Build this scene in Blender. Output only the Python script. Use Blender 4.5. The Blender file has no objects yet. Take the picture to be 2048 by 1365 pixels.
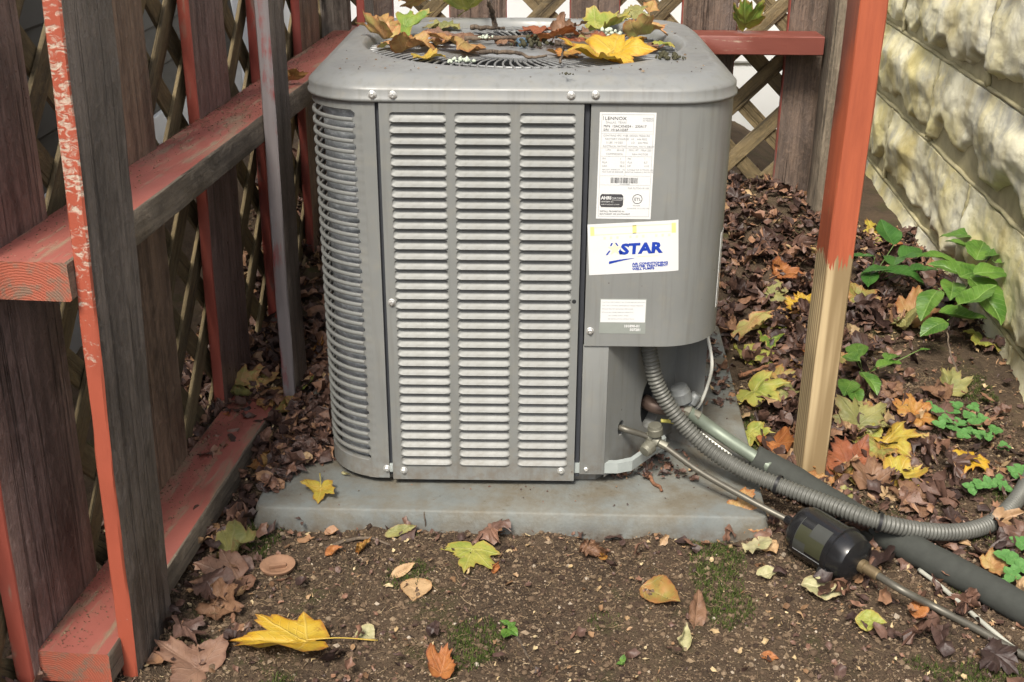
import bpy, bmesh, math, random
from mathutils import Vector, Matrix, noise, geometry
R = math.radians
random.seed(7)
scene = bpy.context.scene
col = scene.collection

# ------------------------------------------------------------------ camera, sky, sun, exposure
F_PX, PITCH, YAW, ROLL = 2341.43, .4023, .0125, .0049
CAM = Vector((.0048, -1.7043, .9757))
def cam_axes():
    cp, sp, cy, sy = math.cos(PITCH), math.sin(PITCH), math.cos(YAW), math.sin(YAW)
    Z = Matrix(((cy, -sy, 0), (sy, cy, 0), (0, 0, 1)))
    r, u, f = Z @ Vector((1, 0, 0)), Z @ Vector((0, sp, cp)), Z @ Vector((0, cp, -sp))
    c, s = math.cos(ROLL), math.sin(ROLL)
    return c * r + s * u, -s * r + c * u, f
CR, CU, CF = cam_axes()
cd = bpy.data.cameras.new('camera'); cam = bpy.data.objects.new('camera', cd); col.objects.link(cam)
cd.sensor_width = 36; cd.lens = F_PX / 2048 * 36; cd.clip_start = .02; cd.clip_end = 500
cam.matrix_world = Matrix((( CR.x, CU.x, -CF.x, CAM.x), (CR.y, CU.y, -CF.y, CAM.y), (CR.z, CU.z, -CF.z, CAM.z), (0, 0, 0, 1)))
scene.camera = cam
SUN_EL, SUN_AZ = R(52), R(197)       # azimuth clockwise from +Y: behind the camera, a little to the left
w = bpy.data.worlds.new('World'); scene.world = w; w.use_nodes = True
nt = w.node_tree; bg = nt.nodes['Background']
sky = nt.nodes.new('ShaderNodeTexSky'); sky.sky_type = 'NISHITA'; sky.sun_disc = False
sky.sun_elevation = SUN_EL; sky.sun_rotation = SUN_AZ; sky.dust_density = 4; sky.ozone_density = .6
hs = nt.nodes.new('ShaderNodeHueSaturation'); hs.inputs['Saturation'].default_value = .5
nt.links.new(sky.outputs[0], hs.inputs['Color']); nt.links.new(hs.outputs[0], bg.inputs['Color'])
bg.inputs['Strength'].default_value = .106
sl = bpy.data.lights.new('sun', 'SUN'); sl.energy = 2.5; sl.angle = R(14); sl.color = (1, .93, .81)
so = bpy.data.objects.new('sun', sl); col.objects.link(so)
sd = Vector((math.sin(SUN_AZ) * math.cos(SUN_EL), math.cos(SUN_AZ) * math.cos(SUN_EL), math.sin(SUN_EL)))
so.rotation_euler = sd.to_track_quat('Z', 'Y').to_euler(); so.location = sd * 8
vs = scene.view_settings; vs.view_transform = 'Standard'; vs.look = 'None'; vs.gamma = 1; vs.exposure = 1.0
scene.render.engine = 'CYCLES'
scene.cycles.max_bounces = 6; scene.cycles.diffuse_bounces = 3; scene.cycles.transmission_bounces = 3

# ------------------------------------------------------------------ pixel -> place
def ray(px, py): return CF + CR * ((px - 1024) / F_PX) - CU * ((py - 682.5) / F_PX)
def at(px, py, z):
    d = ray(px, py); return CAM + d * ((z - CAM.z) / d.z)
def aty(px, py, y):
    d = ray(px, py); return CAM + d * ((y - CAM.y) / d.y)
def sstep(a, b, x):
    t = min(1, max(0, (x - a) / (b - a))); return t * t * (3 - 2 * t)
FS = .072                                    # the fence and the house run a little askew of the unit
def gbase(x, y):
    z = -.052
    z += .16 * sstep(.7, 1.4, y) * (1 - sstep(.62, 1.0, x))
    z += .045 * sstep(-.02, .45, y) * (1 - sstep(-.52, -.36, x - FS * y))
    z += .02 * sstep(.42, .6, x) * sstep(.2, .6, y)
    z -= .03 * (1 - sstep(-.8, -.62, x))
    return z
def gz(x, y):
    z = gbase(x, y)
    z += .010 * noise.noise(Vector((x * 6, y * 6, .3))) + .006 * noise.noise(Vector((x * 17, y * 17, 3.1)))
    z += .0045 * noise.noise(Vector((x * 42, y * 42, 7.7))) + .0022 * noise.noise(Vector((x * 95, y * 95, 1.7)))
    z += .009 * math.exp(-((y + .085 + .02 * x) / .035) ** 2) * (.5 + noise.noise(Vector((x * 11, 2, 5)))) if -.45 < x < .42 else 0
    return z
def atg(px, py, lift=0):
    p = at(px, py, -.05)
    for _ in range(6): p = at(px, py, gz(p.x, p.y) + lift)
    return p

# ------------------------------------------------------------------ object helpers
def tag(o, label, cat, group=None, kind=None):
    if label: o['label'] = label
    if cat: o['category'] = cat
    if group: o['group'] = group
    if kind: o['kind'] = kind
    return o
def thing(name, label, cat, loc=(0, 0, 0), group=None):
    o = bpy.data.objects.new(name, None); o.empty_display_size = .05; col.objects.link(o); o.location = loc
    return tag(o, label, cat, group)
def adopt(o, parent):
    if parent is not None:
        o.parent = parent
        o.matrix_parent_inverse = wm(parent).inverted()
    return o
def wm(o):
    m = o.matrix_basis.copy()
    if o.parent: m = wm(o.parent) @ o.matrix_parent_inverse @ m
    return m
def link(name, me, parent=None, mw=None):
    o = bpy.data.objects.new(name, me); col.objects.link(o)
    if mw is not None: o.matrix_basis = mw
    return adopt(o, parent)
def mesh(name, vs_, fs_, mats, mi=None, smooth=30, uv=None, attr=None):
    me = bpy.data.meshes.new(name); me.from_pydata([tuple(v) for v in vs_], [], fs_)
    for m in (mats if isinstance(mats, (list, tuple)) else [mats]): me.materials.append(m)
    if mi: me.polygons.foreach_set('material_index', mi)
    if uv:
        l = me.uv_layers.new(name='UVMap')
        for lp in me.loops: l.data[lp.index].uv = uv[lp.vertex_index]
    if attr:
        a = me.attributes.new('edge', 'FLOAT', 'POINT'); a.data.foreach_set('value', attr)
    if smooth is not None:
        me.polygons.foreach_set('use_smooth', [True] * len(me.polygons))
        if smooth < 180: me.set_sharp_from_angle(angle=R(smooth))
    me.update(); return me
def new(name, vs_, fs_, mats, parent=None, **k):
    mw = k.pop('mw', None)
    return link(name, mesh(name, vs_, fs_, mats, **k), parent, mw)
def axes(x, y, z, loc):
    return Matrix(((x.x, y.x, z.x, loc[0]), (x.y, y.y, z.y, loc[1]), (x.z, y.z, z.z, loc[2]), (0, 0, 0, 1)))
def grid_faces(n, m, wrap=False, off=0):
    f = []
    for i in range(n - 1):
        for j in range(m if wrap else m - 1):
            k = (j + 1) % m
            f.append((off + i * m + j, off + i * m + k, off + (i + 1) * m + k, off + (i + 1) * m + j))
    return f
def lathe(prof, n, M=None):
    """prof: (radius, height) pairs about z"""
    v = []; f = []
    for r_, h in prof:
        for k in range(n):
            a = 2 * math.pi * k / n; v.append(Vector((r_ * math.cos(a), r_ * math.sin(a), h)))
    f = grid_faces(len(prof), n, True)
    f.append(tuple(reversed(range(n)))); f.append(tuple(range((len(prof) - 1) * n, len(prof) * n)))
    if M: v = [M @ p for p in v]
    return v, f
def box(x0, x1, y0, y1, z0, z1, bev=.001):
    bm = bmesh.new(); bmesh.ops.create_cube(bm, size=1)
    for v in bm.verts: v.co = Vector(((x0 + x1) / 2 + v.co.x * (x1 - x0), (y0 + y1) / 2 + v.co.y * (y1 - y0), (z0 + z1) / 2 + v.co.z * (z1 - z0)))
    if bev: bmesh.ops.bevel(bm, geom=bm.edges[:], offset=bev, segments=2, affect='EDGES', profile=.5)
    vs_ = [v.co.copy() for v in bm.verts]; bm.verts.index_update(); fs_ = [tuple(v.index for v in f.verts) for f in bm.faces]; bm.free()
    return vs_, fs_
def join(parts):
    v = []; f = []
    for a, b in parts:
        o = len(v); v += list(a); f += [tuple(i + o for i in q) for q in b]
    return v, f
def spline(pts, n):
    pts = [Vector(p) for p in pts]; pts = [p + Vector((0, 0, 1e-6 * i)) for i, p in enumerate(pts)]; P = [pts[0] * 2 - pts[1]] + pts + [pts[-1] * 2 - pts[-2]]; out = []
    seg = len(pts) - 1
    L = [(pts[i + 1] - pts[i]).length for i in range(seg)]; T = sum(L)
    for k in range(n + 1):
        d = T * k / n; i = 0
        while i < seg - 1 and d > L[i]: d -= L[i]; i += 1
        t = min(1, d / max(L[i], 1e-9)); a, b, c, e = P[i:i + 4]
        out.append(.5 * ((2 * b) + (c - a) * t + (2 * a - 5 * b + 4 * c - e) * t * t + (3 * b - a - 3 * c + e) * t ** 3))
    return out
def tube(pts, rad, n=10, cap=True):
    """pts: list of points; rad: number or f(i)"""
    v = []; up = Vector((.13, .21, 1)).normalized(); N = len(pts)
    for i, p in enumerate(pts):
        t = (pts[min(i + 1, N - 1)] - pts[max(i - 1, 0)]).normalized()
        a = t.cross(up)
        if a.length < .05: a = t.cross(Vector((1, 0, 0)))
        a.normalize(); b = a.cross(t); r_ = rad(i) if callable(rad) else rad
        for k in range(n):
            q = 2 * math.pi * k / n; v.append(p + (a * math.cos(q) + b * math.sin(q)) * r_)
    f = grid_faces(N, n, True)
    f = [tuple(reversed(q)) for q in f]
    if cap: f.append(tuple(range(n))); f.append(tuple(reversed(range((N - 1) * n, N * n))))
    return v, f

# ------------------------------------------------------------------ materials
class NT:
    def __init__(s, name):
        s.m = bpy.data.materials.new(name); s.m.use_nodes = True; s.t = s.m.node_tree
        s.b = s.t.nodes['Principled BSDF']; s.out = s.t.nodes['Material Output']
    def n(s, typ, **k):
        x = s.t.nodes.new('ShaderNode' + typ)
        for a, b in k.items():
            if a.startswith('i_'):
                key = a[2:]; x.inputs[int(key) if key.isdigit() else key.replace('_', ' ')].default_value = b
            else: setattr(x, a, b)
        return x
    def l(s, a, b): s.t.links.new(a, b)
    def coord(s, kind='Object', scale=(1, 1, 1), rand=False):
        tc = s.n('TexCoord'); src = tc.outputs[kind]
        if rand:
            oi = s.n('ObjectInfo'); mu = s.n('Math', operation='MULTIPLY', i_1=37.3); s.l(oi.outputs['Random'], mu.inputs[0])
            ad = s.n('VectorMath', operation='ADD'); s.l(src, ad.inputs[0]); s.l(mu.outputs[0], ad.inputs[1]); src = ad.outputs[0]
        mp = s.n('Mapping'); mp.inputs['Scale'].default_value = scale; s.l(src, mp.inputs['Vector']); return mp.outputs[0]
    def noise(s, vec, scale, detail=6, rough=.6, dist=0):
        x = s.n('TexNoise'); x.inputs['Scale'].default_value = scale; x.inputs['Detail'].default_value = detail
        x.inputs['Roughness'].default_value = rough; x.inputs['Distortion'].default_value = dist; s.l(vec, x.inputs['Vector']); return x.outputs['Fac']
    def ramp(s, fac, stops):
        x = s.n('ValToRGB'); e = x.color_ramp.elements
        while len(e) < len(stops): e.new(.5)
        for i, (p, c) in enumerate(stops):
            e[i].position = p; e[i].color = (*c, 1) if not isinstance(c, (int, float)) else (c, c, c, 1)
        s.l(fac, x.inputs[0]); return x.outputs[0]
    def mix(s, fac, a, b, mode='MIX'):
        x = s.n('MixRGB', blend_type=mode)
        for i, v in zip((0, 1, 2), (fac, a, b)):
            if isinstance(v, (int, float)): x.inputs[i].default_value = v
            elif isinstance(v, (tuple, list)): x.inputs[i].default_value = (*v, 1)
            else: s.l(v, x.inputs[i])
        return x.outputs[0]
    def math(s, op, a, b=None, clamp=False):
        x = s.n('Math', operation=op, use_clamp=clamp)
        for i, v in enumerate((a, b)):
            if v is None: continue
            if isinstance(v, (int, float)): x.inputs[i].default_value = v
            else: s.l(v, x.inputs[i])
        return x.outputs[0]
    def bump(s, h, strength=.3, dist=.002):
        x = s.n('Bump', i_Strength=strength, i_Distance=dist); s.l(h, x.inputs['Height']); s.l(x.outputs[0], s.b.inputs['Normal'])
    def col(s, c):
        if isinstance(c, tuple): s.b.inputs['Base Color'].default_value = (*c, 1)
        else: s.l(c, s.b.inputs['Base Color'])
    def set(s, **k):
        for a, b in k.items():
            i = s.b.inputs[a.replace('_', ' ')]
            if isinstance(b, (int, float)): i.default_value = b
            else: s.l(b, i)
        return s

def m_plain(name, c, rough=.5, metal=0, var=.25, scale=60, bump=.1):
    t = NT(name); v = t.coord(); f = t.noise(v, scale)
    t.col(t.mix(f, tuple(x * (1 - var) for x in c), tuple(min(1, x * (1 + var)) for x in c)))
    t.set(Roughness=rough, Metallic=metal)
    if bump: t.bump(f, bump, .001)
    return t.m
def m_paintmetal(name, c, rough=.42):
    """sheet steel with baked grey enamel, dusty, with fly specks and run marks"""
    t = NT(name); v = t.coord()
    big = t.noise(v, 5, 5, .6); mid = t.noise(v, 38, 6, .65)
    runs = t.noise(t.coord(scale=(90, 90, 5)), 1, 4, .6)
    base = t.mix(t.ramp(big, [(.3, 0.), (.7, 1.)]), tuple(x * .9 for x in c), tuple(x * 1.08 for x in c))
    dust = t.math('MULTIPLY', t.ramp(mid, [(.5, 0.), (.75, 1.)]), .35)
    base = t.mix(dust, base, (.24, .225, .18))
    base = t.mix(t.math('MULTIPLY', t.ramp(runs, [(.52, 0.), (.75, 1.)]), .38), base, (.10, .095, .08))
    vo = t.n('TexVoronoi'); vo.inputs['Scale'].default_value = 48; t.l(v, vo.inputs['Vector'])
    keep = t.math('GREATER_THAN', t.noise(v, 21, 2), .6)
    spk = t.math('MULTIPLY', t.math('LESS_THAN', vo.outputs['Distance'], .075), keep)
    base = t.mix(t.math('MULTIPLY', spk, .8), base, (.05, .04, .03))
    sx = t.n('SeparateXYZ'); t.l(t.n('NewGeometry').outputs['Position'], sx.inputs[0]); mr = t.n('MapRange', i_1=.0, i_2=.075, i_3=.62, i_4=.0); t.l(sx.outputs[2], mr.inputs[0])
    base = t.mix(t.math('MULTIPLY', mr.outputs[0], t.ramp(t.noise(v, 55, 7, .75), [(.42, 0.), (.62, 1.)])), base, (.13, .10, .07))   # soil splashed up by rain
    t.col(base); t.set(Roughness=t.ramp(mid, [(.3, rough - .06), (.8, rough + .2)]))
    t.bump(t.noise(v, 160, 3), .04, .0006); return t.m
def m_wood(name, dark, light, rough=.7, gl=1., bump=.5, knot=True, grey=None):
    t = NT(name); v = t.coord(scale=(38 * gl, 38 * gl, 1.6), rand=True); vf = t.coord(scale=(160 * gl, 160 * gl, 9), rand=True)
    g = t.noise(v, 1, 6, .65, .4); f = t.noise(vf, 1, 5, .7); bl = t.noise(t.coord(scale=(7, 7, 4), rand=True), 1, 4)
    c = t.mix(t.ramp(g, [(.36, 0.), (.62, 1.)]), dark, light)
    c = t.mix(t.math('MULTIPLY', t.ramp(f, [(.46, 0.), (.62, 1.)]), .6), c, tuple(x * .4 for x in dark))
    crack = t.ramp(t.noise(t.coord(scale=(70 * gl, 70 * gl, 1.1), rand=True), 1, 3, .5, .3), [(.60, 0.), (.625, 1.), (.66, 0.)])
    c = t.mix(t.math('MULTIPLY', crack, .8), c, (.012, .009, .008))
    if grey: c = t.mix(t.math('MULTIPLY', t.ramp(bl, [(.4, 0.), (.68, 1.)]), .75), c, grey)
    else: c = t.mix(.35, c, t.mix(t.ramp(bl, [(.35, 0.), (.65, 1.)]), tuple(x * .5 for x in dark), tuple(min(1, x * 1.3) for x in light)))
    saw = t.noise(t.coord(scale=(90, 90, 55), rand=True), 1, 6, .7, .5); sp = t.noise(t.coord(scale=(30, 30, 12), rand=True), 1, 6, .7)
    c = t.mix(t.math('MULTIPLY', t.ramp(saw, [(.5, 0.), (.75, 1.)]), .4), c, tuple(min(1, x * 1.7) for x in light))
    c = t.mix(t.math('MULTIPLY', t.ramp(sp, [(.55, 0.), (.7, 1.)]), .55), c, tuple(x * .5 for x in dark))
    t.col(c); t.set(Roughness=t.ramp(saw, [(.3, rough - .2), (.7, rough + .15)]))
    h = t.mix(.55, t.mix(.4, g, f), saw); t.bump(t.math('SUBTRACT', h, t.math('MULTIPLY', crack, .5)), min(1, bump * 1.5), .009); return t.m
def m_redpaint(name, c, chip, amount, bare, across=False, zgrad=None, rough=.5):
    """old red stain: worn through to the wood in streaks (or in saw marks across the edge)"""
    t = NT(name)
    v = t.coord(scale=(75, 75, 120) if across else (46, 46, 5), rand=True)
    n1 = t.noise(v, 1, 6, .62, 1.2 if across else .3); n2 = t.noise(t.coord(scale=(30, 30, 30), rand=True), 1, 7, .7)
    n3 = t.noise(t.coord(scale=(6, 6, 3), rand=True), 1, 3)
    m = t.math('ADD', t.math('MULTIPLY', n1, .55), t.math('ADD', t.math('MULTIPLY', n2, .2), t.math('MULTIPLY', n3, .25)))
    if zgrad:
        z0, z1, a0, a1 = zgrad
        sx = t.n('SeparateXYZ'); t.l(t.coord(), sx.inputs[0]); mr = t.n('MapRange', i_1=z0, i_2=z1, i_3=a0, i_4=a1); t.l(sx.outputs[2], mr.inputs[0])
        m = t.math('ADD', m, mr.outputs[0])
    mask = t.ramp(m, [(max(0, 1 - amount - .035), 0.), (min(1, 1 - amount + .035), 1.)])
    pc = t.mix(t.noise(t.coord(scale=(20, 20, 6), rand=True), 1, 5), tuple(x * .72 for x in c), tuple(min(1, x * 1.15) for x in c))
    grain = t.noise(t.coord(scale=(90, 90, 4), rand=True), 1, 4)
    bc = t.mix(grain, chip, bare)
    t.col(t.mix(mask, pc, bc)); t.set(Roughness=t.mix(mask, (rough,) * 3, (.85,) * 3))
    h = t.math('SUBTRACT', t.math('MULTIPLY', n2, .5), t.math('MULTIPLY', mask, .35)); t.bump(t.math('ADD', h, t.math('MULTIPLY', grain, .3)), .4, .003)
    return t.m

GREY = (.188, .194, .188)
M = {}
def m_endgrain(cx=.05, cy=.004):
    """painted end of a rail: growth rings showing through the stain"""
    t = NT('orange_end_grain'); mp = t.n('Mapping'); tc = t.n('TexCoord'); t.l(tc.outputs['Object'], mp.inputs[0]); mp.inputs['Location'].default_value = (cx, cy, 0); mp.inputs['Scale'].default_value = (1, 1, 0)
    wv = t.n('TexWave', wave_type='RINGS', rings_direction='SPHERICAL'); wv.inputs['Scale'].default_value = 95; wv.inputs['Distortion'].default_value = 3; wv.inputs['Detail'].default_value = 3; wv.inputs['Detail Scale'].default_value = 2; t.l(mp.outputs[0], wv.inputs['Vector'])
    n = t.noise(t.coord(rand=True), 45, 6, .7)
    c = t.mix(t.ramp(wv.outputs['Fac'], [(.15, 0.), (.6, 1.)]), (.315, .082, .048), (.335, .089, .051))
    c = t.mix(t.ramp(n, [(.47, 0.), (.60, 1.)]), c, (.19, .115, .08)); t.col(c); t.set(Roughness=.65); t.bump(t.math('ADD', t.math('MULTIPLY', wv.outputs['Fac'], .22), n), .5, .003); return t.m
M['enamel'] = m_paintmetal('grey_enamel', GREY)
M['cap'] = m_paintmetal('grey_enamel_cap', (.184, .190, .187), .34)
M['dark'] = m_plain('shade_dark_interior', (.012, .013, .015), .7)  # near black, standing for shade inside the cabinet and its holes
M['gap'] = m_plain('dark_gap_shade', (.03, .033, .04), .6)  # dark colour standing for shade in seams and recess; fan shares it
M['zinc'] = m_plain('zinc_screw', (.62, .62, .60), .34, .7, .15, 200)
M['galv'] = m_plain('galvanised_steel', (.42, .46, .45), .45, .35, .2, 40)
M['guard'] = m_plain('guard_wire', (.22, .225, .225), .35, .2, .2, 50)
def m_coil():
    t = NT('aluminium_fins'); uv = t.coord('UV')
    wv = t.n('TexWave', wave_type='BANDS', bands_direction='X'); wv.inputs['Scale'].default_value = 140; wv.inputs['Distortion'].default_value = 1.5; wv.inputs['Detail'].default_value = 2
    t.l(uv, wv.inputs['Vector'])
    nz = t.noise(t.coord('UV', (60, 160, 1)), 1, 5, .7); n2 = t.noise(t.coord('UV', (14, 30, 1)), 1, 5)
    c = t.mix(wv.outputs['Fac'], (.20, .22, .24), (.62, .66, .70)); c = t.mix(t.ramp(nz, [(.45, 0.), (.72, 1.)]), c, (.80, .83, .86))
    c = t.mix(t.math('MULTIPLY', t.ramp(n2, [(.45, 0.), (.65, 1.)]), .5), c, (.11, .12, .13))
    t.col(c); t.set(Roughness=.45, Metallic=.1); t.bump(t.mix(.5, wv.outputs['Fac'], nz), .7, .003); return t.m
M['coil'] = m_coil()
M['white'] = m_plain('label_white', (.62, .63, .63), .35, 0, .04, 30, 0)
M['ink'] = m_plain('label_ink', (.05, .05, .055), .5, 0, .2, 300, 0)
M['inkgrey'] = m_plain('label_ink_faded', (.30, .31, .32), .5, 0, .2, 300, 0)
M['blue'] = m_plain('sticker_blue', (.012, .045, .34), .35, 0, .1, 60, 0)
M['yellow'] = m_plain('sticker_yellow_faded', (.75, .70, .26), .4, 0, .12, 120, 0)
M['paleyellow'] = m_plain('sticker_star_pale', (.74, .70, .46), .4, 0, .06, 120, 0)
M['labelgrey'] = m_plain('label_grey', (.24, .26, .24), .4, 0, .1, 60, 0)
M['orangeink'] = m_plain('label_orange', (.62, .17, .03), .4, 0, .1, 60, 0)
def m_pad():
    t = NT('pad_polymer'); v = t.coord(); a = t.noise(v, 6, 6, .6); b = t.noise(v, 45, 6, .7)
    c = t.mix(t.ramp(a, [(.35, 0.), (.65, 1.)]), (.125, .140, .140), (.185, .190, .172))
    c = t.mix(t.math('MULTIPLY', t.ramp(t.noise(v, 11, 7, .7), [(.42, 0.), (.62, 1.)]), .8), c, (.12, .10, .068))
    c = t.mix(t.math('MULTIPLY', t.ramp(b, [(.62, 0.), (.72, 1.)]), .6), c, (.07, .055, .04))
    sx = t.n('SeparateXYZ'); t.l(v, sx.inputs[0]); mr = t.n('MapRange', i_1=-.052, i_2=-.026, i_3=.85, i_4=.0); t.l(sx.outputs[2], mr.inputs[0])
    c = t.mix(t.math('MULTIPLY', mr.outputs[0], t.ramp(t.noise(v, 28, 7, .75), [(.38, 0.), (.58, 1.)])), c, (.075, .055, .038))   # soil splash along the foot
    t.col(c); t.set(Roughness=.7); t.bump(t.mix(.5, b, t.noise(v, 180, 4)), .5, .003); return t.m
M['pad'] = m_pad()
M['w_dark'] = m_wood('wood_dark_face', (.088, .056, .048), (.32, .215, .185), .42, bump=.8)
M['w_brown'] = m_wood('wood_brown_face', (.10, .066, .046), (.31, .21, .145), .5, bump=.7)
M['w_char'] = m_wood('wood_charcoal_face', (.056, .046, .040), (.22, .182, .155), .46, bump=.7)
M['w_grey'] = m_wood('wood_silver_grey', (.10, .085, .07), (.25, .215, .18), .8, grey=(.17, .15, .13))
M['w_back'] = m_wood('wood_back_picket', (.055, .037, .027), (.165, .115, .085), .7, grey=(.12, .095, .085))
M['w_lat'] = m_wood('wood_lattice', (.075, .055, .026), (.20, .15, .075), .75)
M['w_post'] = m_wood('wood_grey_post', (.085, .068, .048), (.235, .19, .14), .8)
M['red'] = m_redpaint('red_stain', (.30, .070, .048), (.17, .13, .10), .40, (.26, .19, .13))
M['red_top'] = m_redpaint('red_stain_rail_top', (.33, .105, .082), (.22, .13, .095), .455, (.27, .19, .12))
M['red_old'] = m_redpaint('red_stain_old', (.25, .055, .042), (.12, .07, .055), .43, (.20, .14, .12))
M['orange_edge'] = m_redpaint('orange_edge_scraped', (.36, .082, .046), (.33, .26, .20), .43, (.58, .48, .39), across=True, zgrad=(.3, .75, -.06, .05))
M['grey_edge'] = m_redpaint('grey_edge_flaked', (.26, .062, .058), (.16, .14, .14), .55, (.29, .26, .26))
M['orange_end'] = m_endgrain()
M['back_rail'] = m_redpaint('back_rail_stain', (.17, .045, .032), (.24, .18, .13), .40, (.36, .29, .22))
def m_post():
    t = NT('post_half_painted'); v = t.coord()
    sx = t.n('SeparateXYZ'); t.l(v, sx.inputs[0])
    edge = t.noise(t.coord(scale=(150, 150, 6)), 1, 5, .6); e2 = t.noise(v, 14, 4)
    zz = t.math('ADD', sx.outputs[2], t.math('ADD', t.math('MULTIPLY', edge, -.11), t.math('MULTIPLY', e2, -.06)))
    mask = t.math('GREATER_THAN', zz, .355)
    chip = t.math('GREATER_THAN', t.math('ADD', t.noise(t.coord(scale=(120, 120, 22)), 1, 5, .7), t.math('MULTIPLY', t.noise(v, 9, 3), .35)), .87)
    mask = t.math('MULTIPLY', mask, t.math('SUBTRACT', 1, chip))
    wv = t.n('TexWave', wave_type='BANDS', bands_direction='X'); wv.inputs['Scale'].default_value = 1; wv.inputs['Distortion'].default_value = 5; wv.inputs['Detail'].default_value = 3
    t.l(t.coord(scale=(26, 30, 1.1)), wv.inputs['Vector'])
    fine = t.noise(t.coord(scale=(140, 140, 5)), 1, 5)
    raw = t.mix(t.ramp(wv.outputs['Fac'], [(.1, 0.), (.75, 1.)]), (.21, .145, .068), (.50, .385, .22))
    raw = t.mix(t.math('MULTIPLY', fine, .4), raw, (.27, .20, .11))
    paint = t.mix(t.ramp(t.noise(t.coord(scale=(60, 60, 5)), 1, 6, .7), [(.3, 0.), (.65, 1.)]), (.27, .064, .032), (.37, .092, .043))
    t.col(t.mix(mask, raw, paint)); t.set(Roughness=t.mix(mask, (.75,) * 3, (.45,) * 3)); t.bump(t.math('ADD', fine, t.math('MULTIPLY', mask, .6)), .25, .002); return t.m
M['post'] = m_post()
def m_stone():
    t = NT('rock_face_stone'); v = t.coord('Generated'); v = t.coord('Object', rand=False)
    a = t.noise(v, 3.2, 6, .6); b = t.noise(v, 9, 6, .62, .6); d = t.noise(v, 50, 6, .7)
    c = t.mix(t.ramp(a, [(.40, 0.), (.60, 1.)]), (.62, .55, .26), (.74, .71, .53))
    c = t.mix(t.math('MULTIPLY', t.ramp(b, [(.52, 0.), (.70, 1.)]), .7), c, (.27, .28, .28))
    c = t.mix(t.math('MULTIPLY', t.ramp(t.noise(v, 4.7, 5, .6), [(.52, 0.), (.7, 1.)]), .7), c, (.36, .28, .075))
    c = t.mix(t.math('MULTIPLY', t.ramp(t.noise(v, 7.3, 6, .7), [(.56, 0.), (.72, 1.)]), .5), c, (.60, .59, .54))
    c = t.mix(t.math('MULTIPLY', t.ramp(d, [(.6, 0.), (.75, 1.)]), .35), c, (.16, .14, .08))
    t.col(c); t.set(Roughness=.85); t.bump(t.mix(.6, b, d), .7, .008); return t.m
M['stone'] = m_stone(); M['mortar'] = m_plain('mortar_bead', (.40, .36, .21), .9, 0, .45, 22, .6)
def m_soil():
    t = NT('soil'); v = t.coord(); a = t.noise(v, 7, 7, .65); b = t.noise(v, 60, 8, .75); d = t.noise(v, 260, 5, .7)
    c = t.mix(t.ramp(a, [(.34, 0.), (.66, 1.)]), (.036, .026, .020), (.118, .081, .052))
    c = t.mix(t.ramp(b, [(.36, 0.), (.66, 1.)]), c, t.mix(d, (.055, .039, .028), (.165, .118, .076)))
    gm = t.math('MULTIPLY', t.ramp(t.noise(v, 8.7, 5, .65), [(.54, 0.), (.66, 1.)]), t.ramp(b, [(.4, 0.), (.6, 1.)]))
    c = t.mix(t.math('MULTIPLY', gm, .8), c, (.048, .058, .014))
    t.col(c); t.set(Roughness=.95); t.b.inputs['Specular IOR Level'].default_value = .2; t.bump(t.mix(.5, b, d), 1., .012); return t.m
M['soil'] = m_soil()
def m_island(name, stops, rough=.8, spec=.2, trans=0):
    """colour from a random number per loose piece"""
    t = NT(name); g = t.n('NewGeometry'); c = t.ramp(g.outputs['Random Per Island'], stops)
    f = t.noise(t.coord(), 90, 4); c = t.mix(.6, c, t.mix(f, (0, 0, 0), (1, 1, 1)), 'OVERLAY')
    t.col(c); t.set(Roughness=rough); t.b.inputs['Specular IOR Level'].default_value = spec
    t.bump(t.noise(t.coord(), 240, 4), .4, .002); return t.m
M['crumb'] = m_island('soil_crumb', [(0, (.030, .020, .015)), (.45, (.095, .064, .042)), (.85, (.20, .145, .092)), (.98, (.25, .19, .135)), (1, (.40, .34, .27))], .95)
M['clod'] = m_island('soil_clod', [(0, (.030, .020, .015)), (.5, (.085, .057, .038)), (.93, (.15, .105, .068)), (.985, (.22, .17, .12)), (1, (.40, .35, .29))], .95)
M['litter'] = m_island('leaf_litter_brown', [(0, (.030, .018, .016)), (.35, (.070, .040, .032)), (.65, (.115, .064, .047)), (.85, (.19, .10, .065)), (.95, (.27, .15, .08)), (1, (.34, .24, .13))], .5, .4)
M['chip'] = m_island('leaf_chip', [(0, (.10, .055, .03)), (.4, (.22, .13, .07)), (.7, (.36, .26, .14)), (1, (.50, .40, .24))], .7)
M['straw'] = m_island('root_fibre', [(0, (.07, .048, .032)), (.6, (.14, .098, .06)), (.92, (.24, .17, .10)), (1, (.36, .28, .18))], .85)
M['moss'] = m_island('moss_blade', [(0, (.016, .030, .005)), (.6, (.045, .068, .012)), (1, (.10, .12, .03))], .8)
M['bark'] = m_wood('twig_bark', (.05, .035, .025), (.16, .12, .085), .85)
M['rust'] = m_wood('rusty_twig', (.11, .045, .022), (.26, .12, .06), .8)
M['lichen'] = m_plain('lichen', (.42, .47, .38), .9, 0, .35, 90, .4)
M['mossclump'] = m_plain('moss_clump', (.045, .042, .02), .9, 0, .6, 120, .6)
M['conduit'] = m_plain('conduit_grey', (.105, .106, .095), .5, .15, .4, 30, .2)
M['copper'] = m_plain('tarnished_copper', (.12, .112, .092), .45, .5, .4, 50, .2)
M['patina'] = m_plain('green_patina_tube', (.17, .20, .16), .5, .35, .4, 40, .2)
M['foam'] = m_plain('black_foam', (.036, .039, .034), .85, 0, .35, 70, .5)
M['black'] = m_plain('drier_black', (.012, .012, .013), .22, 0, .3, 50, .03)
M['brass'] = m_plain('brass_stub', (.20, .15, .085), .45, .6, .3, 60, .1)
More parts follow.
